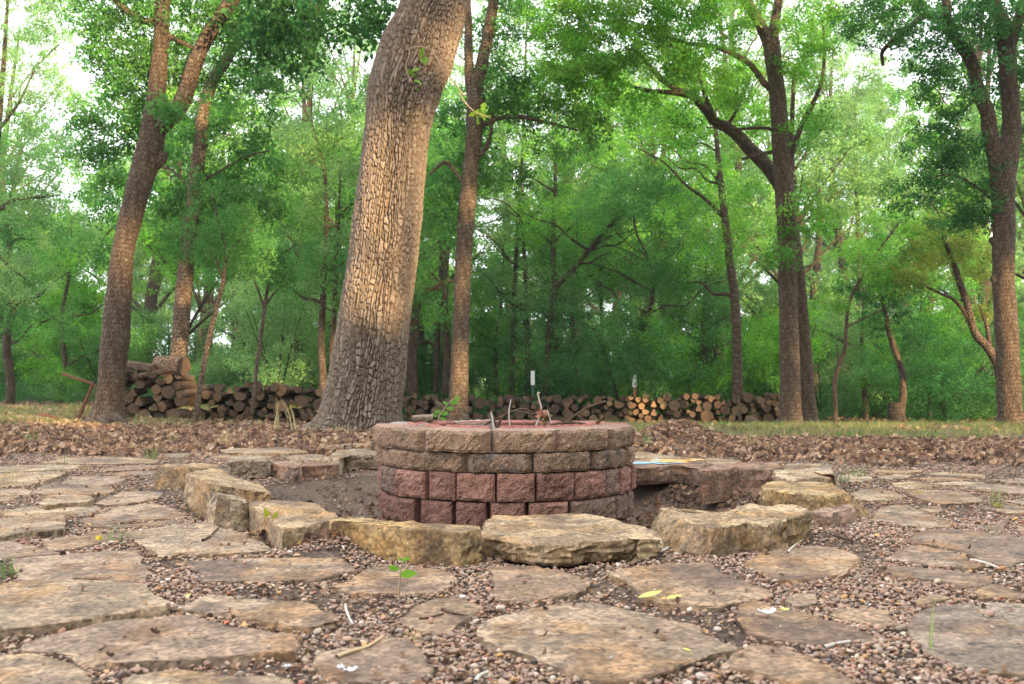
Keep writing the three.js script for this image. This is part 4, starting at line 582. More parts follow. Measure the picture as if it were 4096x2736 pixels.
tree('right_oak', 'upright oak with a high fork at the right end of the wood stack', { Z: 17.6, matI: 0, sides: 22,
  trunk: [[1812, 992, 82], [1812, 970, 58], [1811, 910, 46], [1809, 800, 44], [1806, 660, 42], [1803, 540, 42], [1798, 440, 43], [1791, 360, 41], [1786, 270, 39], [1778, 180, 37], [1770, 115, 40], [1772, 80, 26], [1778, 40, 22], [1786, -10, 20], [1800, -140, 15]],
  limbs: [[[1772, 120, 34], [1752, 75, 27], [1730, 35, 25], [1705, -10, 24], [1660, -110, 16]], [[1780, 215, 16], [1752, 190, 15], [1722, 150, 14], [1690, 128, 13], [1640, 108, 12], [1570, 98, 10], [1500, 70, 9], [1440, 48, 6], [1400, 45, 3]], [[1785, 297, 9], [1740, 293, 8], [1690, 296, 6], [1620, 292, 3]], [[1788, 345, 10], [1750, 352, 9], [1700, 365, 7]], [[1806, 385, 14], [1822, 330, 13], [1838, 285, 13], [1862, 240, 12], [1882, 190, 9], [1890, 120, 7], [1885, 40, 5]]],
  clumps: [[1250, 20, 16.8, 0.6, 12], [1430, -20, 16.6, 0.8, 16], [1560, -20, 16.8, 0.8, 16], [1690, 0, 17, 0.6, 10], [1300, 60, 16.8, 0.6, 18], [1380, 30, 16.8, 0.7, 20], [1470, 30, 17, 0.7, 20], [1560, 40, 17, 0.7, 18], [1650, 50, 17, 0.7, 16], [1400, 110, 16.8, 0.6, 16], [1500, 130, 16.8, 0.55, 14], [1600, 150, 17, 0.5, 10], [1330, 150, 16.8, 0.6, 14], [1870, 60, 17, 0.6, 14], [1860, 140, 17.2, 0.5, 12], [1850, 300, 17.4, 0.5, 10], [1680, 190, 17.2, 0.4, 8], [1840, 500, 17.2, 0.5, 10], [1780, 590, 17.1, 0.3, 4]], crown: [[3.2, 8.6, -17, 2.4, 1.4, 2.2, 80], [6.0, 8.0, -17.4, 1.8, 1.2, 1.8, 50]], green: 'fresh', size: 0.52 });
tree('twin_oak', 'darker trunk with a long limb arching left behind the right oak', { Z: 18.6, matI: 1, sides: 20,
  trunk: [[1856, 992, 62], [1852, 970, 44], [1848, 900, 38], [1842, 800, 35], [1834, 700, 33], [1824, 600, 32], [1812, 510, 32], [1800, 455, 32], [1784, 420, 32], [1765, 390, 33], [1740, 362, 33], [1715, 338, 30], [1690, 310, 27], [1665, 292, 26], [1640, 280, 24], [1620, 255, 22], [1590, 222, 18], [1560, 207, 16], [1530, 192, 14], [1495, 160, 12], [1460, 118, 9], [1432, 112, 4]],
  limbs: [[[1590, 222, 14], [1540, 212, 12], [1490, 208, 10], [1440, 195, 9], [1400, 172, 6], [1350, 165, 3]], [[1640, 280, 12], [1625, 240, 11], [1610, 200, 9], [1595, 130, 6]], [[1665, 292, 9], [1690, 250, 8], [1705, 215, 4]], [[1815, 520, 20], [1812, 400, 16], [1815, 300, 12], [1820, 150, 8]]],
  clumps: [[1290, 200, 18, 0.6, 14], [1350, 210, 18, 0.7, 16], [1430, 240, 18.3, 0.6, 12], [1260, 120, 18, 0.7, 14], [1560, 290, 18.6, 0.5, 8], [1640, 210, 18.3, 0.5, 8], [1700, 260, 18.6, 0.5, 8], [1560, 150, 18, 0.5, 8]], green: 'fresh', size: 0.55 });
tree('far_right_oak', 'thick knotted oak forking near the right edge of the picture', { Z: 15.4, matI: 1, sides: 26, slim: 0.88,
  trunk: [[2322, 1008, 105], [2319, 985, 74], [2315, 940, 62], [2312, 860, 58], [2307, 760, 57], [2301, 660, 55], [2300, 560, 55], [2300, 480, 56], [2299, 420, 62], [2306, 370, 62], [2318, 310, 48], [2316, 240, 44], [2310, 170, 42], [2308, 110, 46], [2300, 60, 40], [2282, 15, 32], [2262, -30, 28], [2240, -160, 20]],
  limbs: [[[2296, 420, 46], [2284, 370, 38], [2270, 310, 36], [2262, 255, 33], [2240, 200, 30], [2226, 140, 30], [2196, 95, 28], [2172, 60, 26], [2170, 10, 20], [2160, -60, 16]], [[2312, 110, 30], [2330, 60, 26], [2345, 10, 24], [2360, -60, 20]], [[2262, 260, 14], [2235, 230, 10], [2205, 255, 6], [2160, 260, 3]], [[2190, 85, 16], [2130, 35, 16], [2075, 70, 14], [2040, 100, 12], [2022, 120, 10], [2024, 150, 7]], [[2290, 660, 18], [2279, 640, 20], [2272, 638, 14]], [[2286, 560, 18], [2276, 552, 18], [2270, 545, 12]], [[2300, 480, 9], [2240, 430, 7], [2180, 400, 5], [2130, 410, 3]]],
  clumps: [[2060, 40, 15, 0.55, 14], [2000, 60, 15, 0.45, 9], [2130, 120, 15, 0.5, 9], [2230, 60, 15.2, 0.5, 14], [2180, 220, 15.4, 0.5, 12], [2330, 200, 15.8, 0.5, 14], [2150, 330, 15.6, 0.5, 12], [2220, 380, 15.6, 0.5, 14], [2330, 330, 15.8, 0.4, 10], [2260, 470, 15.6, 0.4, 10], [2180, 470, 15.8, 0.5, 12], [2350, 60, 15.4, 0.5, 14], [2110, 430, 16, 0.5, 10]], crown: [[6.6, 7.0, -15, 1.8, 1.1, 1.8, 70], [8.0, 6.2, -15.4, 1.6, 1.1, 1.6, 50]], green: 'deep', size: 0.48 });
tree('sapling', 'thin pale leaning sapling before the left wood stack', { Z: 13.9, matI: 2, sides: 10, trunk: [[447, 972, 16], [452, 930, 14], [462, 870, 13], [472, 810, 13], [485, 750, 12], [498, 700, 11], [512, 640, 10], [517, 580, 8], [500, 500, 5], [480, 440, 3]], limbs: [[[515, 600, 6], [540, 560, 5], [590, 520, 3]], [[512, 640, 5], [490, 590, 4], [450, 560, 2]]], clumps: [[500, 470, 14, 0.5, 14], [560, 530, 14, 0.45, 10], [440, 540, 14, 0.45, 10], [600, 580, 14, 0.4, 8], [520, 560, 14, 0.4, 9]], green: 'mid', size: 0.42, leaf: 'fine' });
tree('sapling', 'slender pale sapling rising through the low wood stack', { Z: 14.4, matI: 2, sides: 8, trunk: [[578, 948, 10], [582, 900, 9], [590, 830, 9], [598, 770, 9], [606, 710, 9], [616, 650, 7], [640, 590, 5], [680, 560, 3]], limbs: [[[606, 710, 6], [590, 660, 5], [570, 620, 3]], [[608, 700, 6], [635, 665, 4], [660, 650, 2]]], clumps: [[620, 600, 14.4, 0.4, 10], [670, 580, 14.4, 0.4, 10], [570, 610, 14.4, 0.35, 8], [650, 650, 14.4, 0.3, 6]], green: 'mid', size: 0.4, leaf: 'fine' });
tree('sapling', 'thin crooked sapling in the sunny gap right of the right oak', { Z: 19, matI: 2, sides: 10, trunk: [[1914, 990, 11], [1915, 930, 10], [1913, 880, 11], [1922, 840, 10], [1936, 800, 9], [1940, 740, 8], [1948, 690, 8], [1972, 640, 8], [2010, 580, 6], [2060, 510, 4]], limbs: [[[1940, 750, 6], [2000, 720, 4], [2060, 690, 2]], [[1922, 850, 5], [1918, 790, 3]]], clumps: [[1960, 600, 19, 0.6, 14], [2040, 520, 19, 0.6, 14], [2040, 640, 19, 0.5, 10], [1900, 690, 19, 0.4, 8]], green: 'fresh', size: 0.5, leaf: 'fine' });
{ // broken stump with a leaning stem growing from it
  const t = tree('stump_tree', 'sunlit leaning stem growing from a thick broken stump', { Z: 20, matI: 1, sides: 14, trunk: [[2066, 978, 18], [2066, 940, 17], [2070, 900, 17], [2069, 860, 15], [2058, 820, 14], [2046, 785, 14], [2036, 755, 13], [2030, 720, 10], [2010, 640, 6]], clumps: [[2040, 700, 20, 0.7, 14], [2000, 640, 20, 0.7, 14], [2090, 800, 20.4, 0.4, 8]], green: 'deep', size: 0.55 });
  part('stump', strip(tube(DP([[2051, 985, 36], [2050, 970, 32], [2050, 945, 30], [2051, 922, 30]], 19.8), { sides: 14, lump: 0.2 })), M.barks[3], t);
}
tree('leaning_tree', 'sunlit tree leaning left behind the thick right oak', { Z: 18.5, matI: 0, sides: 12, trunk: [[2305, 930, 26], [2295, 870, 24], [2285, 830, 22], [2262, 795, 20], [2238, 768, 18], [2225, 735, 17], [2215, 690, 16], [2200, 650, 15], [2185, 600, 12], [2160, 540, 8]], limbs: [[[2225, 740, 10], [2190, 690, 8], [2150, 670, 7], [2110, 650, 4]], [[2270, 800, 10], [2262, 750, 8], [2245, 700, 5]]], clumps: [[2150, 560, 18.6, 0.6, 16], [2220, 600, 18.6, 0.5, 12], [2100, 620, 18.6, 0.5, 12], [2190, 520, 18.6, 0.6, 14], [2260, 700, 18.8, 0.35, 6]], green: 'gold', size: 0.5 });

tree('pale_tree', 'pale fine leaved tree filling the upper left corner', { Z: 21, matI: 3, sides: 12, trunk: [[-60, 960, 30], [-50, 800, 26], [-40, 640, 23], [-20, 480, 19], [-5, 300, 15], [10, 120, 10], [20, -40, 6]], limbs: [[[-25, 500, 12], [30, 460, 9], [90, 452, 6], [140, 448, 3]], [[-5, 300, 9], [40, 240, 7], [80, 160, 4]], [[-30, 560, 9], [20, 610, 6], [60, 640, 3]]],
  clumps: [[20, 30, 21, 1.0, 16], [80, 60, 21, 0.8, 10], [40, 150, 21, 1.0, 16], [85, 200, 21, 0.6, 7], [10, 260, 21, 1.0, 14], [70, 330, 21, 0.9, 12], [30, 420, 21, 0.9, 12], [95, 440, 21, 0.6, 7], [20, 560, 21, 0.9, 12], [70, 620, 21, 0.8, 10], [180, 520, 21.5, 0.5, 6], [60, -60, 21, 1.0, 14]], green: 'pale', size: 0.62, leaf: 'fine' });
tree('pale_tree', 'pale thin crowned tree between the straight trunk and the right oak', { Z: 27, matI: 3, sides: 10, trunk: [[1172, 930, 12], [1175, 800, 11], [1180, 640, 10], [1190, 480, 9], [1200, 300, 7], [1205, 120, 5], [1210, -20, 3]], limbs: [[[1185, 560, 6], [1230, 490, 4], [1280, 440, 2]], [[1198, 330, 5], [1170, 260, 4], [1150, 200, 2]]],
  clumps: [[1190, 60, 27, 1.0, 9], [1230, 0, 27, 0.9, 8], [1170, 150, 27, 0.9, 8], [1240, 170, 27, 0.9, 8], [1200, 280, 27, 0.9, 8], [1160, 20, 27, 0.8, 7]], green: 'pale', size: 0.75, leaf: 'fine' });
tree('pale_tree', 'pale sunlit tree in the gap right of the right oak', { Z: 30, matI: 3, sides: 10, trunk: [[1975, 930, 13], [1972, 780, 12], [1968, 600, 10], [1962, 420, 8], [1960, 250, 5]], limbs: [[[1966, 560, 6], [2010, 480, 4], [2040, 420, 2]]],
  clumps: [[1960, 220, 30, 0.9, 9], [1930, 300, 30, 1.1, 14], [1990, 310, 30, 1.1, 14], [1960, 390, 30, 1.2, 16], [2030, 400, 30, 1.0, 11], [1900, 410, 30, 1.0, 11], [1970, 480, 30, 1.2, 14], [1880, 120, 30, 0.9, 7], [1930, 60, 30, 1.0, 8], [2000, 20, 30, 0.9, 6]], green: 'pale', size: 0.8, leaf: 'fine' });

// trunks one can tell apart deeper in the wood
const deep = [
  [[[946, 905, 28], [944, 820, 24], [950, 740, 22], [955, 680, 20], [950, 600, 17], [945, 500, 13]], 24, 1, 'dark trunk with a bend seen close to the right flank of the great oak'],
  [[[1000, 900, 14], [1002, 800, 13], [1010, 650, 11], [1012, 500, 8]], 27, 3, 'thin dark trunk second from the great oak'], [[[1022, 905, 20], [1024, 800, 17], [1020, 700, 15], [1024, 560, 12], [1020, 420, 8]], 25, 1, 'dark slender trunk close behind the straight trunk'],
  [[[742, 925, 20], [740, 860, 17], [736, 780, 15], [740, 700, 15], [742, 620, 14], [748, 520, 11], [742, 380, 8], [715, 280, 5]], 20, 0, 'sunlit crooked trunk left of the great oak'], [[[762, 905, 13], [760, 820, 11], [766, 720, 11], [770, 620, 10], [776, 500, 7]], 20.5, 0, 'thin trunk between the sunlit crooked one and the great oak'],
  [[[674, 900, 24], [676, 800, 21], [680, 700, 18], [684, 560, 15], [690, 430, 10]], 26, 1, 'brown trunk among the shrubs over the low wood stack'], [[[710, 900, 15], [712, 760, 13], [708, 600, 12], [714, 430, 9]], 28, 3, 'dark thin trunk among the shrubs over the low wood stack'],
  [[[1210, 915, 17], [1210, 820, 14], [1208, 720, 12], [1204, 620, 10], [1198, 500, 7]], 26, 3, 'slim dark trunk behind the white topped fence post'], [[[1252, 905, 17], [1256, 800, 15], [1262, 720, 15], [1275, 660, 14], [1310, 620, 13], [1350, 575, 11], [1385, 530, 10], [1430, 490, 8], [1480, 470, 6], [1530, 462, 4]], 24, 3, 'dark tree whose stem arches far to the right'],
  [[[1268, 830, 14], [1272, 700, 13], [1268, 560, 12], [1272, 440, 9], [1275, 330, 5]], 25, 3, 'straight dark stem beside the arching tree'], [[[1330, 905, 11], [1318, 800, 10], [1312, 700, 9], [1320, 600, 6]], 27, 0, 'thin warm brown trunk right of the arching tree'], [[[1380, 905, 12], [1382, 780, 10], [1376, 650, 8]], 30, 3, 'faint slender trunk in the shade between two taller ones'],
  [[[1455, 918, 16], [1460, 840, 13], [1466, 770, 13], [1486, 720, 12], [1496, 670, 10], [1488, 600, 7], [1455, 520, 5]], 23, 3, 'crooked dark trunk behind the rusty fence post'], [[[1690, 925, 28], [1690, 850, 24], [1688, 760, 22], [1684, 680, 21], [1672, 590, 19], [1662, 500, 18], [1652, 420, 16], [1645, 350, 12], [1640, 280, 8]], 21.5, 1, 'dark leaning trunk left of the right oak'],
  [[[1614, 915, 17], [1616, 840, 15], [1612, 760, 13], [1618, 640, 9]], 27, 3, 'short dark trunk left of the dark leaning one'], [[[1560, 910, 12], [1556, 800, 10], [1562, 680, 7]], 29, 3, 'thin shaded trunk over the middle of the far wood stack'], [[[1140, 905, 10], [1135, 800, 9], [1150, 680, 6]], 30, 3, 'leaning thin stem deep behind the far wood stack'],
  [[[2130, 985, 12], [2128, 900, 10], [2120, 820, 9], [2110, 760, 6]], 24, 3, 'dark thin stem right of the broken stump'], [[[2170, 985, 10], [2160, 930, 9], [2120, 880, 7]], 23, 3, 'small leaning dead stem in the right undergrowth'], [[[1985, 975, 15], [1980, 880, 13], [1975, 800, 10]], 26, 3, 'dim trunk between the crooked sapling and the stump'],
  [[[20, 955, 24], [25, 880, 20], [15, 790, 18], [30, 700, 14], [20, 560, 10]], 24, 3, 'dark trunk by the left edge of the picture'], [[[140, 935, 16], [150, 840, 13], [140, 740, 11], [160, 620, 7]], 27, 3, 'slim trunk in the left undergrowth'], [[[560, 905, 14], [556, 780, 12], [566, 640, 9]], 27, 3, 'dark stem between the two pale saplings'], [[[880, 905, 20], [884, 700, 16], [890, 500, 12]], 30, 3, 'trunk mostly hidden behind the great oak'],
];
deep.forEach(([trunk, Z, matI, label], k) => {
  const top = trunk.at(-1), base = trunk[0], r = rngOf(900 + k), clumps = [], limbs = [];
  for (let i = 0; i < 8; i++) { const t = 0.45 + 0.6 * r(), q = trunk[Math.min(trunk.length - 1, Math.floor(t * trunk.length))]; clumps.push([q[0] + (r() - 0.5) * 170 * 20 / Z, q[1] + (r() - 0.55) * 150 * 20 / Z, Z + (r() - 0.5) * 2, 0.7 + 0.5 * r(), 7]); }
  for (let i = 0; i < 7; i++) { const q = trunk[Math.floor(trunk.length * (0.4 + 0.58 * r()))], s = r() < 0.5 ? -1 : 1, l = (60 + 120 * r()) * 20 / Z, w = q[2] * (0.45 + 0.2 * r()), up = 0.25 + 0.6 * r(), j = () => (r() - 0.5) * 0.22 * l; limbs.push([[q[0], q[1], w], [q[0] + s * l * 0.28, q[1] - l * up * 0.35 + j(), w * 0.8], [q[0] + s * l * 0.55, q[1] - l * up * 0.55 + j(), w * 0.62], [q[0] + s * l * 0.85, q[1] - l * up * 0.95 + j(), w * 0.42], [q[0] + s * l * 1.2, q[1] - l * up * 1.25 + j(), 2]]); }
  clumps.push([top[0], top[1] - 60, Z, 1.4, 12], [top[0] + 30, top[1] - 200 * 20 / Z, Z + 1, 1.6, 13]);
  tree('woodland_tree', label, { trunk: trunk.concat([[top[0] + 4, top[1] - 120, top[2] * 0.4]]), Z, matI, sides: 10, limbs, clumps, green: ['mid', 'fresh', 'mid', 'pale'][k % 4], size: 0.75, leaf: 'fine', group: 'trees in the wood' });
});

// ---------------------------------------------------------------- the wood further back
const ORD = 'first second third fourth fifth sixth seventh eighth ninth tenth eleventh twelfth thirteenth fourteenth fifteenth sixteenth seventeenth eighteenth nineteenth twentieth'.split(' ');
for (const tens of ['twenty', 'thirty', 'forty']) for (let i = 0; i < 9; i++) ORD[({ twenty: 20, thirty: 30, forty: 40 })[tens] + i] = tens + '-' + ORD[i];
ORD[29] = 'thirtieth'; ORD[39] = 'fortieth';
function wildTree(name, label, x, Z, h, o = {}) {
  const r = rngOf(Math.round(x * 131 + Z * 977) + 5), t = thing(name, label, 'tree', o.group), y0 = H(x, -Z) - 0.1, rad = o.rad ?? (0.1 + 0.012 * h), pts = [], cb = o.base ?? 0.25, wig = 0.25;
  let dx = 0, dz = 0; for (let i = 0; i <= 5; i++) { pts.push([x + dx, y0 + h * 0.9 * i / 5, -Z + dz, rad * (1 - 0.85 * i / 5) * (i ? 1 : 1.35)]); dx += (r() - 0.5) * 2 * wig * h * 0.09; dz += (r() - 0.5) * wig * h * 0.09; }
  const geos = [strip(tube(pts, { sides: 9, lump: 0.12, seed: x }))], cl = [], cr = o.spread ?? h * 0.27, n = o.n ?? 17;
  for (let i = 0; i < n; i++) {
    const f = cb + (1 - cb) * (0.04 + 0.96 * Math.pow(r(), 0.85)), a = r() * 6.3, d = cr * (0.25 + 0.75 * Math.sqrt(r())) * Math.sqrt(Math.max(0.1, Math.sin(Math.PI * (0.12 + 0.83 * (f - cb) / (1 - cb))))), k = f * 5, b = pts[Math.min(5, Math.floor(k * 0.9))], cx = b[0] + Math.cos(a) * d, cz = b[2] + Math.sin(a) * d, cy = y0 + h * f;
    geos.push(strip(tube([[b[0], Math.min(cy - 0.2, b[1] + 0.2), b[2], rad * 0.35 * (1.1 - f * 0.7)], [lerp(b[0], cx, 0.5), lerp(b[1], cy, 0.6), lerp(b[2], cz, 0.5), rad * 0.22 * (1.1 - f * 0.7)], [cx, cy, cz, 0.012]], { sides: 5, rings: 6 })));
    const cs = (o.clump ?? 0.14) * h * (0.7 + 0.6 * r()); cl.push([cx, cy, cz, cs, cs * 0.7, cs, Math.round((o.per ?? 24) * (0.7 + 0.6 * r()))]);
  }
  part('trunk', mergeGeometries(geos), M.barks[o.matI ?? 3], t);
  foliage('crown', cl, { green: o.green ?? 'mid', kind: o.leaf ?? 'far', size: o.size ?? 1.1, seed: Math.round(x * 17 + Z * 3) + 999, gaps: o.gaps }, t);
  return t;
}
{
  const r = rngOf(303), kinds = ['mid', 'pale', 'fresh', 'mid', 'pale', 'pale'];
  // two ragged rows of tall trees, with a ride left open towards the left
  const row = (Z0, Z1, n, h0, h1, words, group, per) => { for (let i = 0; i < n; i++) { const f = (i + 0.5 + 0.6 * (r() - 0.5)) / n, Z = lerp(Z0, Z1, r()), q = lerp(-0.62, 0.62, f), x = q * Z; const h = lerp(h0, h1, r()) * (q > -0.49 && q < -0.385 ? 0.4 : 1) * (q > 0.3 && q < 0.44 ? 0.82 : 1); const label = ORD[i] + ' ' + words + ' counted from the left'; wildTree('background_tree', label, x, Z, h, { green: kinds[Math.floor(r() * 6)], group, per }); } };
  row(28, 33, 10, 8, 11, 'of the nearest row of leafy trees behind the wood stacks,', 'middle trees of the wood', 8);
  row(37, 46, 14, 13, 18, 'of the taller trees further back in the wood,', 'back trees of the wood', 9);
  row(50, 62, 19, 20, 27, 'of the tallest far trees of the wood,', 'far trees of the wood', 9);
  const SHRUBS = [[210, 'in the wood left of the forked oak', 0], [450, 'behind the tall end of the left stack', 0], [740, 'behind the low left stack', 0], [1050, 'behind the great oak and straight trunk', 0], [1230, 'behind the left part of the far stack', 0], [1460, 'between the two fence posts', 0], [1800, 'behind the right part of the far stack', 0], [2060, 'between the right oak and the stump', 0], [2290, 'between the stump and the thick knotted oak', 0], [9999, 'beyond the right edge by the knotted oak', 0]];
  // shrubs that close the wood below the crowns
  for (let i = 0; i < 52; i++) {
    const Z = 22.5 + 13 * r(), q = lerp(-0.6, 0.6, (i + r()) / 52), x = q * Z, h = 1.5 + 2.0 * r(), y = H(x, -Z), left = q < -0.2;
    const px = 1173.5 + q * 2282, zone = SHRUBS.find((s) => px < s[0]), t = thing('shrub', ORD[zone[2]++] + ' shrub from the left ' + zone[1], 'shrub', 'understorey shrubs'), st = [];
    for (let k = 0; k < 4; k++) { const a = r() * 6.3, d = 0.3 * h; st.push(strip(tube([[x, y - 0.05, -Z, 0.03], [x + Math.cos(a) * d * 0.4, y + h * 0.4, -Z + Math.sin(a) * d * 0.4, 0.02], [x + Math.cos(a) * d, y + h * 0.85, -Z + Math.sin(a) * d, 0.006]], { sides: 5, rings: 5 }))); }
    part('stem', mergeGeometries(st), M.barks[3], t);
    const cl = []; for (let k = 0; k < 7; k++) { const a = r() * 6.3, d = h * 0.4 * Math.sqrt(r()); cl.push([x + Math.cos(a) * d, y + h * (0.15 + 0.75 * r()), -Z + Math.sin(a) * d, h * 0.28, h * 0.22, h * 0.28, 13]); }
    foliage('foliage', cl, { green: left ? (r() < 0.6 ? 'pale' : 'mid') : r() < 0.2 ? 'fresh' : r() < 0.75 ? 'deep' : 'mid', kind: 'fine', size: 0.75, seed: 4000 + i }, t);
  }
  // beyond: a mass of crowns nobody could count
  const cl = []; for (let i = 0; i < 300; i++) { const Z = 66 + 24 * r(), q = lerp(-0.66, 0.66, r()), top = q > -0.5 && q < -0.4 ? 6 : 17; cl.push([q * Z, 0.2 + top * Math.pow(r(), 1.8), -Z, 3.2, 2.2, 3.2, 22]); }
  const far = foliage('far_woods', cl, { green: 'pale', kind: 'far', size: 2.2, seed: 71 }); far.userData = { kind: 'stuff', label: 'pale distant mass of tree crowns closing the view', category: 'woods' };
  // low green cover on the forest floor
  const gc = []; for (let i = 0; i < 300; i++) { const Z = 23 + 26 * r(), x = lerp(-0.6, 0.6, r()) * Z; gc.push([x, H(x, -Z) + 0.25, -Z, 0.9, 0.3, 0.9, 8]); }
  const u = foliage('undergrowth', gc, { green: 'deep', kind: 'fine', size: 0.6, seed: 91 }); u.userData = { kind: 'stuff', label: 'low green undergrowth covering the forest floor', category: 'undergrowth' };
}

// ---------------------------------------------------------------- unseen trees added behind and beside the camera to keep low sun off the clearing
{
  const lit = (px, py, Z, r) => GAPS.push([new V3(...D(px, py, Z)), r]);  // spots meant to be sunlit; the added crowns lose their leaves sunward of them
  lit(908, 420, 11.6, 0.45); lit(895, 510, 11.6, 0.6); lit(888, 590, 11.6, 0.35); lit(1052, 50, 11.6, -0.1);
  lit(285, 565, 13.4, 0.1); lit(245, 900, 13.4, -0.1); lit(1058, 640, 17.8, 0); lit(1052, 850, 17.8, 0.2); lit(1850, 850, 18.4, 0.5); lit(2325, 850, 15.2, 0.1); lit(2068, 890, 20, 0.4); lit(2240, 770, 18.5, 0.5); lit(1960, 990, 13, 0.5); lit(2040, 990, 13, 0.6); lit(2120, 992, 13, 0.5); lit(2000, 985, 17, 0.6); lit(2090, 985, 17, 0.6); lit(742, 840, 20, 0.3); lit(500, 150, 17, 0.1); lit(100, 965, 14, 0.2); lit(430, 650, 17, -0.2);
  const r = rngOf(404), spots = [[8.5, 1.5], [11, -3], [7.6, 6], [12.5, 3], [10.5, 8.5], [15.5, -0.5], [5.2, 10], [14.5, 7.5], [8.5, 13], [17.5, 4.5], [3.0, 14], [12.5, 13], [18, 11], [6.5, 17], [21, 2], [16, 17], [0.5, 17.5], [10.5, 18.5], [19, -4], [22.5, -1.5], [24, 5], [20.5, 7.5], [25, 0]];
  spots.forEach(([x, z], i) => wildTree('added_shade_tree', 'unseen tree added behind the camera to shade the clearing', x, -z, 8.5 + 3 * r(), { base: 0.1, n: 19, clump: 0.16, per: 24, spread: 2.4, size: 1.15, gaps: true, rad: 0.16, matI: 1, group: 'unseen shade trees added behind the camera' }));
}

// ---------------------------------------------------------------- firewood
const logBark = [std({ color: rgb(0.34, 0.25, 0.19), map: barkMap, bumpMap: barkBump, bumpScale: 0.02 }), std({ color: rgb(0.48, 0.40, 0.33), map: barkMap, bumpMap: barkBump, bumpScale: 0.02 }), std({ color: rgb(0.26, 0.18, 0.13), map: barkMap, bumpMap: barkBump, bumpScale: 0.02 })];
const logEnd = [std({ color: rgb(0.22, 0.155, 0.115), map: endMap }), std({ color: rgb(0.32, 0.225, 0.155), map: endMap }), std({ color: rgb(0.15, 0.108, 0.085), map: endMap }), std({ color: rgb(0.48, 0.34, 0.215), map: endMap })];
function logGeo(seed, sides) { // radius 1, length 1 along z, sawn at both ends; returns [bark, ends]
  const pos = [], uv = [], idx = [], m = sides + 1, rows = 4; const R = (a, t) => { const k = 1 + 0.16 * fbm3(Math.cos(a) * 0.9 + seed * 3, t * 0.8, Math.sin(a) * 0.9, 2); if (seed < 4) return k; const cut = seed === 4 ? [0.35, [1.2]] : [0.3, [0.4, 2.6]]; let r = k * 1.08; for (const c of cut[1]) { const q = Math.cos(a - c); if (q > 0.05) r = Math.min(r, cut[0] / q + 0.04 * Math.sin(a * 9)); } return r; };
  for (let j = 0; j <= rows; j++) for (let s = 0; s <= sides; s++) { const a = (s % sides) / sides * 6.28318, t = j / rows, r = R(a, t); pos.push(Math.cos(a) * r, Math.sin(a) * r, 0.5 - t); uv.push(s / sides * 2, t * 0.7); }
  for (let j = 0; j < rows; j++) for (let s = 0; s < sides; s++) { const a = j * m + s; idx.push(a, a + m, a + 1, a + 1, a + m, a + m + 1); }
  const b = geoOf(pos, idx, uv), both = [];
  for (const t of [0, 1]) { const ep = [], eu = [], ei = [], o = 0; ep.push(0, 0, 0.5 - t); eu.push(0.5, 0.5); for (let s = 0; s < sides; s++) { const a = s / sides * 6.28318, r = R(a, t) * 0.995; ep.push(Math.cos(a) * r, Math.sin(a) * r, 0.5 - t + (t ? -0.004 : 0.004)); eu.push(0.5 + 0.48 * Math.cos(a), 0.5 + 0.48 * Math.sin(a)); } for (let s = 0; s < sides; s++) { const p = o + 1 + s, q = o + 1 + (s + 1) % sides; t ? ei.push(o, q, p) : ei.push(o, p, q); } both.push(geoOf(ep, ei, eu)); }
  return [b, ...both];
}
const LOGS = [1, 2, 3, 4, 5].map((s) => logGeo(s, 14));
function firewood(x, y, z, r, len, yaw, pitch, o = {}) {
  const t = thing('firewood_log', o.label, 'log', o.group), [b, e, e2] = LOGS[o.v ?? 0]; t.position.set(x, y, z); t.rotation.set(pitch, yaw, o.roll ?? 0, 'YXZ');
  const m = part('bark', b, logBark[o.b ?? 0], t), c = part('sawn_end', e, logEnd[o.e ?? 0], t); m.scale.set(r, r * (o.squash ?? 1), len); c.scale.copy(m.scale); part('sawn_end', e2, logEnd[o.e ?? 0], t).scale.copy(m.scale); return t;
}
function packed(x0, x1, top, base, rOf, rnd, limit) { // circles dropped one on another between two posts
  const cs = []; let miss = 0;
  while (miss < 140 && cs.length < limit) {
    const r = rOf(); let best = null;
    for (let k = 0; k < 26; k++) { const x = lerp(x0 + r, x1 - r, rnd()); let y = base(x) + r; for (let g = 0; g < 30; g++) { let hit = false; for (const c of cs) { const dx = x - c[0], rr = r + c[2]; if (Math.abs(dx) < rr * 0.97) { const dy = Math.sqrt(rr * rr - dx * dx) * 0.97; if (y < c[1] + dy && y > c[1] - dy) { y = c[1] + dy; hit = true; } } } if (!hit) break; } if (!best || y < best[1]) best = [x, y, r]; }
    if (best[1] + r * 0.6 > top(best[0])) { miss++; continue; } cs.push(best);
  }
  return cs;
}
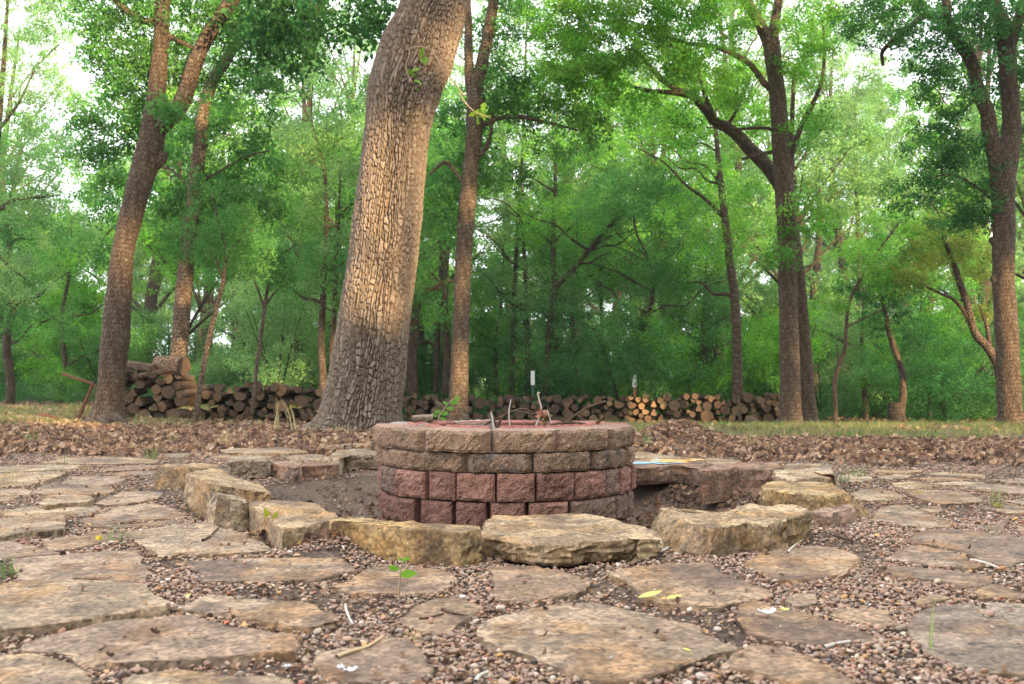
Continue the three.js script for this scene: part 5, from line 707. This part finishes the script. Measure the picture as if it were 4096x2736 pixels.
{
  const rnd = rngOf(606), Zl = 15.2, X = (px, Z) => D(px, 900, Z)[0], Y = (py, Z) => D(1000, py, Z)[1];
  // tall end of the left stack, its low part, and the far stack
  const yaw = () => (rnd() - 0.5) * (rnd() < 0.25 ? 1.6 : 0.6);
  const layers = (cs, base, where) => { const h = 0.2, by = cs.map((c) => Math.min(4, Math.floor((c[1] - base(c[0]) - c[2] * 0.6) / h))), n = ['bottom', 'second', 'third', 'fourth', 'fifth']; return cs.map((c, i) => { const k = cs.filter((o, j) => by[j] === by[i] && o[0] < c[0]).length; return (ORD[k] ?? 'last') + ' firewood log from the left in the ' + n[by[i]] + ' layer of ' + where; }); };
  const left = packed(X(272, Zl), X(438, Zl), (x) => lerp(Y(846, Zl), Y(862, Zl), ss(X(390, Zl), X(436, Zl), x)), (x) => H(x, -Zl), () => 0.06 + 0.075 * rnd() * (0.3 + rnd() * 0.7), rnd, 80);
  const leftNames = layers(left, (x) => H(x, -Zl), 'the tall left stack');
  left.forEach(([x, y, r], i) => firewood(x, y, -Zl + 0.12 * (rnd() - 0.5), r, 0.42 + 0.12 * rnd(), yaw(), (rnd() - 0.5) * 0.2, { v: i % 5, b: Math.floor(rnd() * 3), e: [0, 1, 2, 2, 0][i % 5], squash: 0.85 + 0.25 * rnd(), label: leftNames[i], group: 'logs of the tall left stack' }));
  firewood(...D(393, 838, 15.1), 0.15, 0.5, 1.15, 0.05, { v: 1, b: 1, e: 2, label: 'thick forked log lying crosswise on top of the left stack' });
  firewood(...D(308, 838, 15.1), 0.07, 0.7, 1.3, 0.12, { v: 2, b: 1, e: 1, label: 'long pale split branch on the left stack by the forked oak' });
  firewood(...D(360, 852, 15), 0.05, 0.6, 1.45, -0.2, { v: 3, b: 1, e: 1, label: 'thin pale branch sloping down over the left stack' });
  const low = packed(X(440, 15.8), X(738, 15.8), (x) => lerp(Y(878, 15.8), Y(888, 15.8), ss(X(600, 15.8), X(720, 15.8), x)) + 0.03 * N2(x * 3, 1), (x) => H(x, -15.8), () => 0.045 + 0.075 * rnd() * (0.25 + rnd() * 0.7), rnd, 120);
  const lowNames = layers(low, (x) => H(x, -15.8), 'the low left stack');
  low.forEach(([x, y, r], i) => firewood(x, y, -15.8 + 0.14 * (rnd() - 0.5), r, 0.42 + 0.12 * rnd(), yaw(), (rnd() - 0.5) * 0.2, { v: i % 5, b: Math.floor(rnd() * 3), e: [0, 1, 2, 0, i % 15 === 4 ? 3 : 2][i % 5], squash: 0.85 + 0.25 * rnd(), label: lowNames[i], group: 'logs of the low left stack' }));
  const Zf = 21.5, far = packed(X(922, Zf), X(1792, Zf), (x) => Y(902, Zf) + 0.035 * N2(x * 2.2, 5) - 0.05 * ss(-1, 1, Math.sin(x * 0.8 + 1)), (x) => H(x, -Zf), () => 0.055 + 0.065 * rnd() * rnd() + (rnd() < 0.1 ? 0.04 : 0), rnd, 620);
  far.sort((a, b) => b[2] - a[2]);
  const quota = 300 - left.length - low.length - 3, geos = [], ends = [];
  far.forEach(([x, y, r], i) => {
    const e = rnd() < 0.07 ? 3 : Math.floor(rnd() * 3), ya = (rnd() - 0.5) * 0.7, pi = (rnd() - 0.5) * 0.2, v = i % 5, z = -Zf + 0.12 * (rnd() - 0.5);
    if (i < quota) firewood(x, y, z, r, 0.42, ya, pi, { v, b: Math.floor(rnd() * 3), e, label: 'round firewood log in the long far stack', group: 'logs of the far stack' });
    else { const m = new THREE.Matrix4().compose(new V3(x, y, z), new THREE.Quaternion().setFromEuler(new THREE.Euler(pi, ya, 0, 'YXZ')), new V3(r, r, 0.42)); geos.push(LOGS[v][0].clone().applyMatrix4(m)); ends.push(LOGS[v][1].clone().applyMatrix4(m)); }
  });
  if (geos.length) { const t = thing('small_firewood', 'small round firewood filling the long far stack', 'firewood', null, 'stuff'); part('bark', mergeGeometries(geos), logBark[0], t).userData.kind = 'stuff'; part('sawn_ends', mergeGeometries(ends), logEnd[1], t).userData.kind = 'stuff'; }
  // stakes that hold the far stack and loose split pieces
  [[1698, 905, 975, 'thin stake propping the right end of the far stack']].forEach(([px, y0, y1, label]) => single('stake', strip(tube([[...D(px - 8, y0, 21.1), 0.035], [...D(px, y1, 21.1), 0.04]], { sides: 7 })), M.barks[2], label, 'stake'));
  firewood(...D(1725, 966, 20.8), 0.09, 0.3, 0.5, 0.3, { v: 2, b: 1, e: 3, label: 'orange split log lying before the right end of the far stack' });
  firewood(...D(1012, 930, 20.9), 0.08, 0.3, 0.7, 0.5, { v: 3, b: 1, e: 3, label: 'bright orange broken log between the great oak and the straight trunk' });
}

// ---------------------------------------------------------------- fence posts and the rusty frame by the left stack
const rust = std({ color: rgb(0.27, 0.10, 0.045), map: concMap, bumpMap: concBump, bumpScale: 0.003, roughness: 0.85 });
function bar(a, b, w, h = w) { const A = new V3(...a), B = new V3(...b), g = new THREE.BoxGeometry(w, h, A.distanceTo(B)), m = new THREE.Matrix4().lookAt(A, B, new V3(0.01, 1, 0.02)); g.applyMatrix4(m); g.translate((A.x + B.x) / 2, (A.y + B.y) / 2, (A.z + B.z) / 2); return boxUV(g); }
function tPost(px, y0, y1, Z, mat, label) {
  const t = thing('fence_post', label, 'fence post'), a = D(px, y0, Z), b = D(px, y1, Z), cut = lerp(a[1], b[1], 0.24), P = (y) => [a[0], y, a[2]];
  part('web', bar(P(cut), P(b[1]), 0.012, 0.05), mat, t); part('flange', bar([a[0], cut, a[2] + 0.028], [a[0], b[1], a[2] + 0.028], 0.06, 0.008), mat, t);
  part('painted_tip', bar([a[0], a[1], a[2] + 0.006], [a[0], cut - 0.002, a[2] + 0.006], 0.062, 0.066), std({ color: rgb(0.78, 0.78, 0.74) }), t, 'white painted tip');
}
tPost(1221, 850, 985, 22.1, std({ color: rgb(0.06, 0.13, 0.09) }), 'green steel fence post with a white tip behind the far stack');
tPost(1454, 856, 985, 22.1, std({ color: rgb(0.42, 0.17, 0.07) }), 'rusty steel fence post with a pale tip behind the far stack');
{
  const t = thing('scrap_metal', 'rusty steel frame with wire mesh leaning behind the forked oak', 'scrap metal'), Z = 14.6, p = (x, y, z = Z) => D(x, y, z);
  part('handle_bar', bar(p(143, 856), p(213, 880), 0.05, 0.03), rust, t); part('frame_bar', bar(p(213, 878), p(176, 968), 0.05, 0.035), rust, t); part('frame_bar', bar(p(213, 884), p(275, 890), 0.04, 0.03), rust, t); part('frame_bar', bar(p(180, 964), p(270, 968), 0.04, 0.03), rust, t);
  for (let i = 1; i < 9; i++) part('mesh_wire', bar(p(213 - 37 * i / 9, 884 + 80 * i / 9, Z - 0.02), p(275, 890 + 78 * i / 9, Z - 0.02), 0.007), rust, t);
  for (let i = 1; i < 8; i++) part('mesh_wire', bar(p(213 + 60 * i / 8, 884, Z - 0.028), p(180 + 88 * i / 8, 966, Z - 0.028), 0.007), rust, t);
}
single('rusty_rod', bar(D(92, 948, 14), D(128, 956, 13.8), 0.03), rust, 'short rusty rod lying in the grass at far left', 'rod');

// blue paint flaking off the top of one stone, and rust beside it
{ const blue = std({ color: rgb(0.27, 0.43, 0.50), roughness: 0.7 }), ochre = std({ color: rgb(0.56, 0.33, 0.12) }), r = rngOf(818);
  const flake = (x, y, w, d, m, up) => { const pts = []; const [cx, , cz] = onPlane(...S(3, x, y), 0.10); for (let i = 0; i < 16; i++) { const a = i / 16 * 6.283, k = 0.55 + 0.6 * r(); pts.push(new THREE.Vector2(Math.cos(a) * w * k, Math.sin(a) * d * k)); } const g = new THREE.ExtrudeGeometry(new THREE.Shape(pts), { depth: 0.0015, bevelEnabled: false }); g.rotateX(-Math.PI / 2); const f = part(m === blue ? 'paint_flake' : 'rust_stain', g, m, paintedStone); f.position.set(cx - paintedStone.position.x, 0.10 + up, cz - paintedStone.position.z); };
  flake(330, 400, 0.11, 0.05, blue, 0.0045); flake(400, 393, 0.09, 0.03, blue, 0.0045); flake(290, 405, 0.07, 0.05, blue, 0.0045); flake(500, 405, 0.06, 0.035, blue, 0.0045); flake(610, 400, 0.04, 0.02, blue, 0.0045); flake(440, 372, 0.03, 0.06, blue, 0.0045); flake(560, 380, 0.19, 0.16, ochre, 0.0025); flake(680, 372, 0.12, 0.12, ochre, 0.0025); }

// ---------------------------------------------------------------- brushwood in the fire pit
function stick(label, pts, r, mat = M.twig, name = 'dry_twig', cat = 'twig') { return single(name, strip(tube(pts.map((p, i) => [...p, r * (1 - 0.5 * i / pts.length)]), { sides: 7, lump: 0.16, rings: pts.length * 5, seed: pts[0][0] * 9 })), mat, label, cat); }
const r1 = (list, Z) => list.map(([x, y, z]) => atZ(...S(1, x, y), z ?? Z));
stick('long arched twig lying across the fire pit', r1([[930, 330], [980, 268], [1100, 207], [1190, 167], [1260, 156], [1370, 202], [1560, 247], [1640, 290]], 5.05), 0.007);
stick('thinner twig branching low over the fire pit', r1([[1180, 170], [1280, 186], [1380, 202], [1480, 226], [1600, 242], [1700, 300]], 5.0), 0.005);
stick('thin upright whitish twig, the tallest in the fire pit', r1([[1310, 330], [1345, 275], [1370, 205], [1381, 150], [1366, 85], [1358, 36], [1373, 40]], 4.95), 0.005, M.paleTwig);
stick('thick straight twig slanting out of the fire pit to the right', r1([[1500, 330], [1555, 272], [1600, 222], [1700, 152], [1780, 122], [1852, 97]], 4.9), 0.0075);
stick('short upright twig left of the middle of the fire pit', r1([[1165, 340], [1155, 280], [1148, 180], [1155, 130], [1163, 85]], 4.95), 0.004, M.paleTwig);
stick('stubby pale stick at the left of the fire pit', r1([[1045, 340], [1040, 300], [1030, 232], [1019, 178]], 4.85), 0.006, M.paleTwig);
stick('slim leaning twig beside the dead leaf bunch', r1([[1475, 310], [1455, 255], [1440, 210], [1424, 160]], 4.9), 0.0035, M.paleTwig);
stick('thick low branch lying on the rim of the fire pit', r1([[1390, 310], [1420, 285], [1500, 262], [1620, 256], [1720, 275], [1760, 310]], 4.85), 0.010);
stick('dark stick propped beside the stubby pale one', r1([[1030, 340], [1052, 300], [1085, 240], [1112, 204]], 4.9), 0.008);
stick('fine twig carrying a dead leaf at the right of the fire pit', r1([[1700, 330], [1745, 282], [1800, 230], [1842, 193]], 4.9), 0.0035);
function deadLeaves(label, x, y, Z, n, s, seed) { const r = rngOf(seed), t = thing('dead_leaf_bunch', label, 'dead leaves'); for (let i = 0; i < n; i++) { const m = part('dead_leaf', flat(litterGeo(seed * 10 + i, true)), std({ color: rgb(0.22 + 0.14 * r(), 0.13 + 0.07 * r(), 0.08), side: THREE.DoubleSide }), t); const [a, b, c] = atZ(...S(1, x + (r() - 0.5) * 60, y + (r() - 0.5) * 80), Z); m.position.set(a, b, c); m.rotation.set(r() * 6, r() * 6, r() * 6); m.scale.setScalar(s * (0.7 + 0.5 * r())); } }
deadLeaves('curled brown dead leaves hanging on the brushwood in the fire pit', 1415, 225, 4.92, 6, 0.06, 8); deadLeaves('small dead leaf cluster on the fine right twig', 1812, 215, 4.9, 4, 0.035, 9);
single('stone_chip', (() => { const p = polyAt(1, [[450, 215], [520, 208], [600, 205], [597, 222], [520, 226], [455, 228]], 0.405).map((q) => [q[0], q[1] , 0.415, 0.388, 0]); const { geo, at } = rockGeo(p, { step: 0.03, levels: 2, rough: 0.004, relief: 0.002, edge: 0.003 }); geo.translate(...at); return geo; })(), M.rockGrey, 'thin grey stone chip lying on the back rim of the fire pit', 'stone');
leafy('vine_sprig', 'leafy green vine rising behind the left rim of the fire pit', [[640, 250], [645, 205], [672, 165], [700, 130], [730, 95], [768, 66]].map(([x, y]) => atZ(...S(1, x, y), 5.95)), 0.004,
  [[635, 208, 2.6], [655, 190, 0.2], [662, 175, 2.9], [690, 150, 0.1], [705, 145, -0.4], [720, 110, 0.3], [735, 100, -0.2], [712, 118, 2.5], [748, 78, 0.5], [680, 172, -0.8], [645, 222, -0.3]].map(([x, y, a], i) => [...atZ(...S(1, x, y), 5.95), 1.0 + 0.25 * (i % 3), 0, a, 0.05]), [0.14, 0.30, 0.05], 'vine', false);

// ---------------------------------------------------------------- small things on the paving
const groundAt = (x, z) => onRock(x, z)?.h ?? onSlab(x, z)?.h ?? H(x, z);
const lay = (r, x, y, up = 0.008) => { let [a, , c] = onPlane(...S(r, x, y), 0.02); const h = groundAt(a, c); [a, , c] = onPlane(...S(r, x, y), h + up); return [a, Math.max(groundAt(a, c), h) + up, c]; };
const layLow = (r, x, y, up) => { let [a, , c] = onPlane(...S(r, x, y), 0.02); const h = onSlab(a, c)?.h ?? H(a, c) + 0.012; [a, , c] = onPlane(...S(r, x, y), h + up); return [a, h + up, c]; };
const twig = (r, pts, rad, label, mat) => stick(label, pts.map(([x, y]) => layLow(r, x, y, rad * 0.5)), rad * 0.62, mat, 'fallen_twig');
twig(2, [[660, 1090], [720, 1060], [780, 1000], [852, 950]], 0.007, 'crooked twig on a flagstone before the small tilted block'); twig(2, [[1720, 1060], [1760, 1095], [1855, 1140], [1870, 1165]], 0.006, 'grey forked twig at the left foot of the long golden block', M.paleTwig);
twig(3, [[1470, 1095], [1500, 1060], [1545, 1025], [1592, 990]], 0.007, 'bent white twig before the biggest front right block', M.paleTwig); twig(3, [[335, 1110], [420, 1092], [480, 1085], [535, 1058]], 0.011, 'short lichen covered stick beside the biggest front right block', M.paleTwig);
twig(3, [[915, 1090], [1000, 1075], [1090, 1078], [1185, 1085]], 0.005, 'thin dark twig along the foot of the biggest front right block'); twig(3, [[1862, 968], [1910, 985], [1978, 1005]], 0.010, 'dark mossy stick in the gravel on the right');
twig(7, [[1400, 780], [1450, 785], [1520, 805], [1590, 832]], 0.009, 'grey stick lying across a joint near the right edge', M.paleTwig); twig(7, [[470, 1335], [560, 1310], [640, 1298]], 0.008, 'pale peeled stick in the right foreground gravel', M.paleTwig);
twig(5, [[1142, 450], [1150, 490], [1170, 540], [1192, 580]], 0.006, 'pale twig standing out of the gravel left of the seedling', M.paleTwig); twig(5, [[1085, 800], [1180, 765], [1280, 735], [1395, 665]], 0.008, 'long straw coloured root piece in the front gravel', std({ color: rgb(0.48, 0.36, 0.2) }));
twig(5, [[1790, 480], [1860, 505], [1975, 530]], 0.007, 'dark twig on the gravel right of the seedling'); twig(6, [[5, 1040], [30, 1000], [95, 970]], 0.008, 'curved grey twig at the bottom edge of the picture', M.paleTwig); twig(5, [[1640, 545], [1690, 540], [1800, 510]], 0.006, 'thin brown twig on the half buried flagstone');
twig(3, [[1400, 500], [1430, 512], [1450, 530]], 0.006, 'small pale twig on the low slab at right', M.paleTwig);

leafy('seedling', 'single green seedling growing from the gravel in front', [[1505, 448], [1502, 360], [1508, 270], [1515, 210], [1524, 165], [1530, 130]].map(([x, y]) => atZ(...S(5, x, y), 2.68)), 0.0032,
  [[1508, 212, 2.75, 0.036], [1506, 250, 0.45, 0.05], [1524, 160, 1.3, 0.03], [1526, 150, 0.7, 0.025], [1522, 150, 2.2, 0.02]].map(([x, y, a, s], i) => [...atZ(...S(5, x, y), 2.68), 1.1, 0, a, s]), [0.17, 0.34, 0.03], 'seedling', false);
{ const [x, y, z] = lay(2, 1235, 890, 0.0); leafy('spotted_leaf', 'yellow green spotted leaf standing on the pale block', [[x + 0.01, y, z], [x, y + 0.02, z], [x - 0.008, y + 0.035, z]], 0.003, [[x + 0.002, y + 0.01, z, 1.3, 0, 1.9, 0.075], [x + 0.01, y - 0.002, z + 0.01, 1.5, 0, -1.3, 0.09]], [0.30, 0.32, 0.015], 'leaf', false); }
const fallenGeo = (() => { const pos = [], idx = [], sh = [[0, 0.02], [0.12, 0.1], [0.3, 0.21], [0.5, 0.25], [0.7, 0.2], [0.88, 0.1], [1, 0]]; sh.forEach(([x, w]) => { const y = 0.22 * (x - 0.5) ** 2 * 2; pos.push(x - 0.5, y + w * 0.5, -w, x - 0.5, y, 0, x - 0.5, y + w * 0.42, w); }); for (let i = 0; i < sh.length - 1; i++) for (let k = 0; k < 2; k++) { const a = i * 3 + k; idx.push(a, a + 3, a + 1, a + 1, a + 3, a + 4); } return geoOf(pos, idx); })();
const yellow = new THREE.MeshPhysicalMaterial({ color: rgb(0.72, 0.62, 0.05), roughness: 0.9, transmission: 0.2, thickness: 0, side: THREE.DoubleSide }), lemon = new THREE.MeshPhysicalMaterial({ color: rgb(0.74, 0.70, 0.16), roughness: 0.9, transmission: 0.2, thickness: 0, side: THREE.DoubleSide });
[[6, 1270, 480, 0.072, 0.3, lemon, 'largest pale yellow leaf lying in a joint in front'], [6, 1440, 500, 0.05, 0.5, lemon, 'narrow yellow leaf right of the largest yellow leaf'], [6, 1530, 815, 0.022, -0.4, lemon, 'small yellow leaf on the big front flagstone'], [6, 1360, 440, 0.02, 1, yellow, 'orange yellow leaf tip above the largest yellow leaf'], [4, 400, 663, 0.03, 0.2, yellow, 'small yellow leaf in the gravel at left'], [4, 1130, 1050, 0.03, 0.9, lemon, 'curled yellow leaf in the left gravel'], [7, 1078, 350, 0.06, 0.1, lemon, 'yellow leaf on a flagstone at right'], [7, 220, 1097, 0.03, 0.4, lemon, 'yellow leaf beside the white feather'], [7, 93, 84, 0.06, 0, yellow, 'bright yellow leaf at the left end of the leaf bank'], [7, 545, 78, 0.06, 0.5, yellow, 'bright yellow leaf on top of the leaf bank'], [7, 268, 147, 0.05, 0.3, yellow, 'orange yellow leaf at the foot of the leaf bank'], [7, 905, 105, 0.05, 0.3, yellow, 'bright yellow leaf at the right of the leaf bank'], [7, 1575, 475, 0.05, 0.3, yellow, 'yellow leaf under the grass tuft near the right edge'], [2, 200, 290, 0.05, 0.2, yellow, 'yellow leaf in the litter behind the left paving'], [2, 990, 272, 0.04, 0.8, yellow, 'yellow leaf behind the long back flagstone']]
  .forEach(([r, x, y, s, a, m, label], i) => { const g = single('fallen_leaf', fallenGeo, m, label, 'leaf'), p = lay(r, x, y, 0.006); g.position.set(...p); g.rotation.set(0.25 * Math.sin(i * 3), a, 0.2 * Math.cos(i * 5)); g.scale.setScalar(s); });
const white = std({ color: rgb(0.55, 0.55, 0.56), side: THREE.DoubleSide });
[[6, 2110, 552, 0.06, 0.1, 'white feather on a flagstone at right'], [5, 1180, 895, 0.035, 0.5, 'scrap of white down at the bottom of the picture'], [5, 1110, 935, 0.025, -0.4, 'lower scrap of white down at the bottom of the picture'], [5, 750, 872, 0.022, 0.7, 'pale shred of down left of the bottom centre']].forEach(([r, x, y, s, a, label], i) => { const g = single('feather', flat(litterGeo(300 + i, true)), white, label, 'feather'); g.position.set(...lay(r, x, y, 0.008)); g.rotation.set(0.1, a, 0.08); g.scale.set(s, s * 0.7, s * 0.9); });

// grass tufts and weeds
const tuft = (r, x, y, h, n, green, label, spread = 0.16, lean = 0.5, name = 'grass_tuft') => { const p = lay(r, x, y, -0.004), g = single(name, bladesGeo(n, Math.round(x + y), spread, lean), new THREE.MeshPhysicalMaterial({ color: rgb(...green), vertexColors: true, roughness: 1, transmission: 0.3, thickness: 0, side: THREE.DoubleSide }), label, 'grass'); g.position.set(...p); g.scale.setScalar(h); return g; };
const GRN = [0.13, 0.25, 0.05], DRY = [0.46, 0.38, 0.17], OLV = [0.22, 0.26, 0.08];
tuft(4, 45, 945, 0.10, 22, GRN, 'green grass tuft by the left edge above the big flagstone', 0.3, 0.9); tuft(4, 690, 745, 0.11, 26, OLV, 'flattened dry grass tuft lying in a joint at left', 0.35, 2.0); tuft(4, 205, 125, 0.26, 9, [0.16, 0.33, 0.06], 'broad bladed green clump in the litter at left', 0.25, 0.5);
tuft(7, 1148, 1405, 0.125, 3, [0.24, 0.33, 0.1], 'single tall grass blade beside the round right flagstone', 0.03, 0.12); tuft(7, 1570, 452, 0.14, 16, OLV, 'grass tuft near the right edge of the paving', 0.2, 0.5); tuft(7, 690, 248, 0.10, 26, GRN, 'low green tuft right of the pale low slab', 0.5, 0.7); tuft(7, 600, 305, 0.10, 22, GRN, 'low green tuft just behind the yellow block', 0.4, 0.7);
tuft(3, 360, 290, 0.18, 22, GRN, 'bright grass tuft at the foot of the leaf bank by the ring', 0.22, 0.3); tuft(3, 1180, 290, 0.2, 18, DRY, 'straw coloured tuft in the leaf bank', 0.3, 0.4); tuft(3, 1330, 330, 0.16, 14, DRY, 'dry tuft at the foot of the leaf bank', 0.3, 0.5);
tuft(2, 220, 400, 0.16, 26, OLV, 'green and straw tuft behind the leftmost upright block', 0.35, 0.8); tuft(2, 90, 345, 0.16, 12, DRY, 'sparse dry tuft at the back of the left paving', 0.3, 0.3); tuft(2, 440, 275, 0.14, 22, GRN, 'small green tuft in the litter left of the long back flagstone', 0.5, 0.6); tuft(2, 860, 298, 0.22, 20, DRY, 'straw tuft behind the long back flagstone', 0.3, 0.3); tuft(2, 1300, 285, 0.12, 26, GRN, 'dense green tuft behind the long back flagstone', 0.5, 0.6); tuft(2, 1530, 230, 0.2, 18, OLV, 'green tuft between the back flagstones and the great oak', 0.3, 0.4); tuft(2, 1840, 210, 0.18, 18, OLV, 'weedy tuft at the foot of the great oak', 0.4, 0.5);
tuft(2, 1290, 170, 0.55, 5, DRY, 'tall seeding grass stems left of the great oak', 0.08, 0.15); tuft(2, 1440, 185, 0.6, 5, DRY, 'tall bent grass stems beside the great oak', 0.12, 0.35); tuft(6, 135, 790, 0.045, 4, DRY, 'tiny dry blade at the corner of the big front flagstone', 0.1, 0.2); tuft(4, 50, 365, 0.14, 22, DRY, 'bleached weed clump at the left edge of the paving', 0.4, 0.8); tuft(4, 400, 245, 0.13, 8, OLV, 'thin upright weed on the left back flagstones', 0.12, 0.15); tuft(4, 515, 298, 0.12, 16, DRY, 'dry curled weed on the left paving', 0.3, 0.9); tuft(6, 345, 465, 0.06, 12, DRY, 'tiny straw tuft before the broad flat slab', 0.3, 0.9);
tuft(5, 1560, 690, 0.04, 14, [0.6, 0.45, 0.15], 'yellow rootlet tuft in the front gravel', 0.6, 1.4); tuft(4, 1540, 20, 0.2, 16, GRN, 'green tuft at the foot of the low wood stack', 0.5, 0.5); tuft(4, 820, 15, 0.22, 30, OLV, 'pale green grass clump before the left stack', 0.7, 0.5); tuft(7, 930, 1350, 0.03, 8, OLV, 'tiny green tuft in the right foreground gravel', 0.4, 0.7);
single('dandelion', (() => { const g = []; for (let i = 0; i < 14; i++) { const p = new THREE.ConeGeometry(0.0035, 0.014, 4); p.translate(0, 0.008, 0); p.rotateZ(0.5 + 0.5 * (i % 3)); p.rotateY(i * 0.9); g.push(p); } return mergeGeometries(g); })(), std({ color: rgb(0.85, 0.62, 0.02) }), 'small yellow flower over the flattened grass at left', 'flower').position.set(...lay(4, 597, 690, 0.018));

shadows(scene);
scene.fog = new THREE.FogExp2(0xe4f0e4, 0.0005); // the air is slightly milky between the trees
renderer.render(scene, camera);
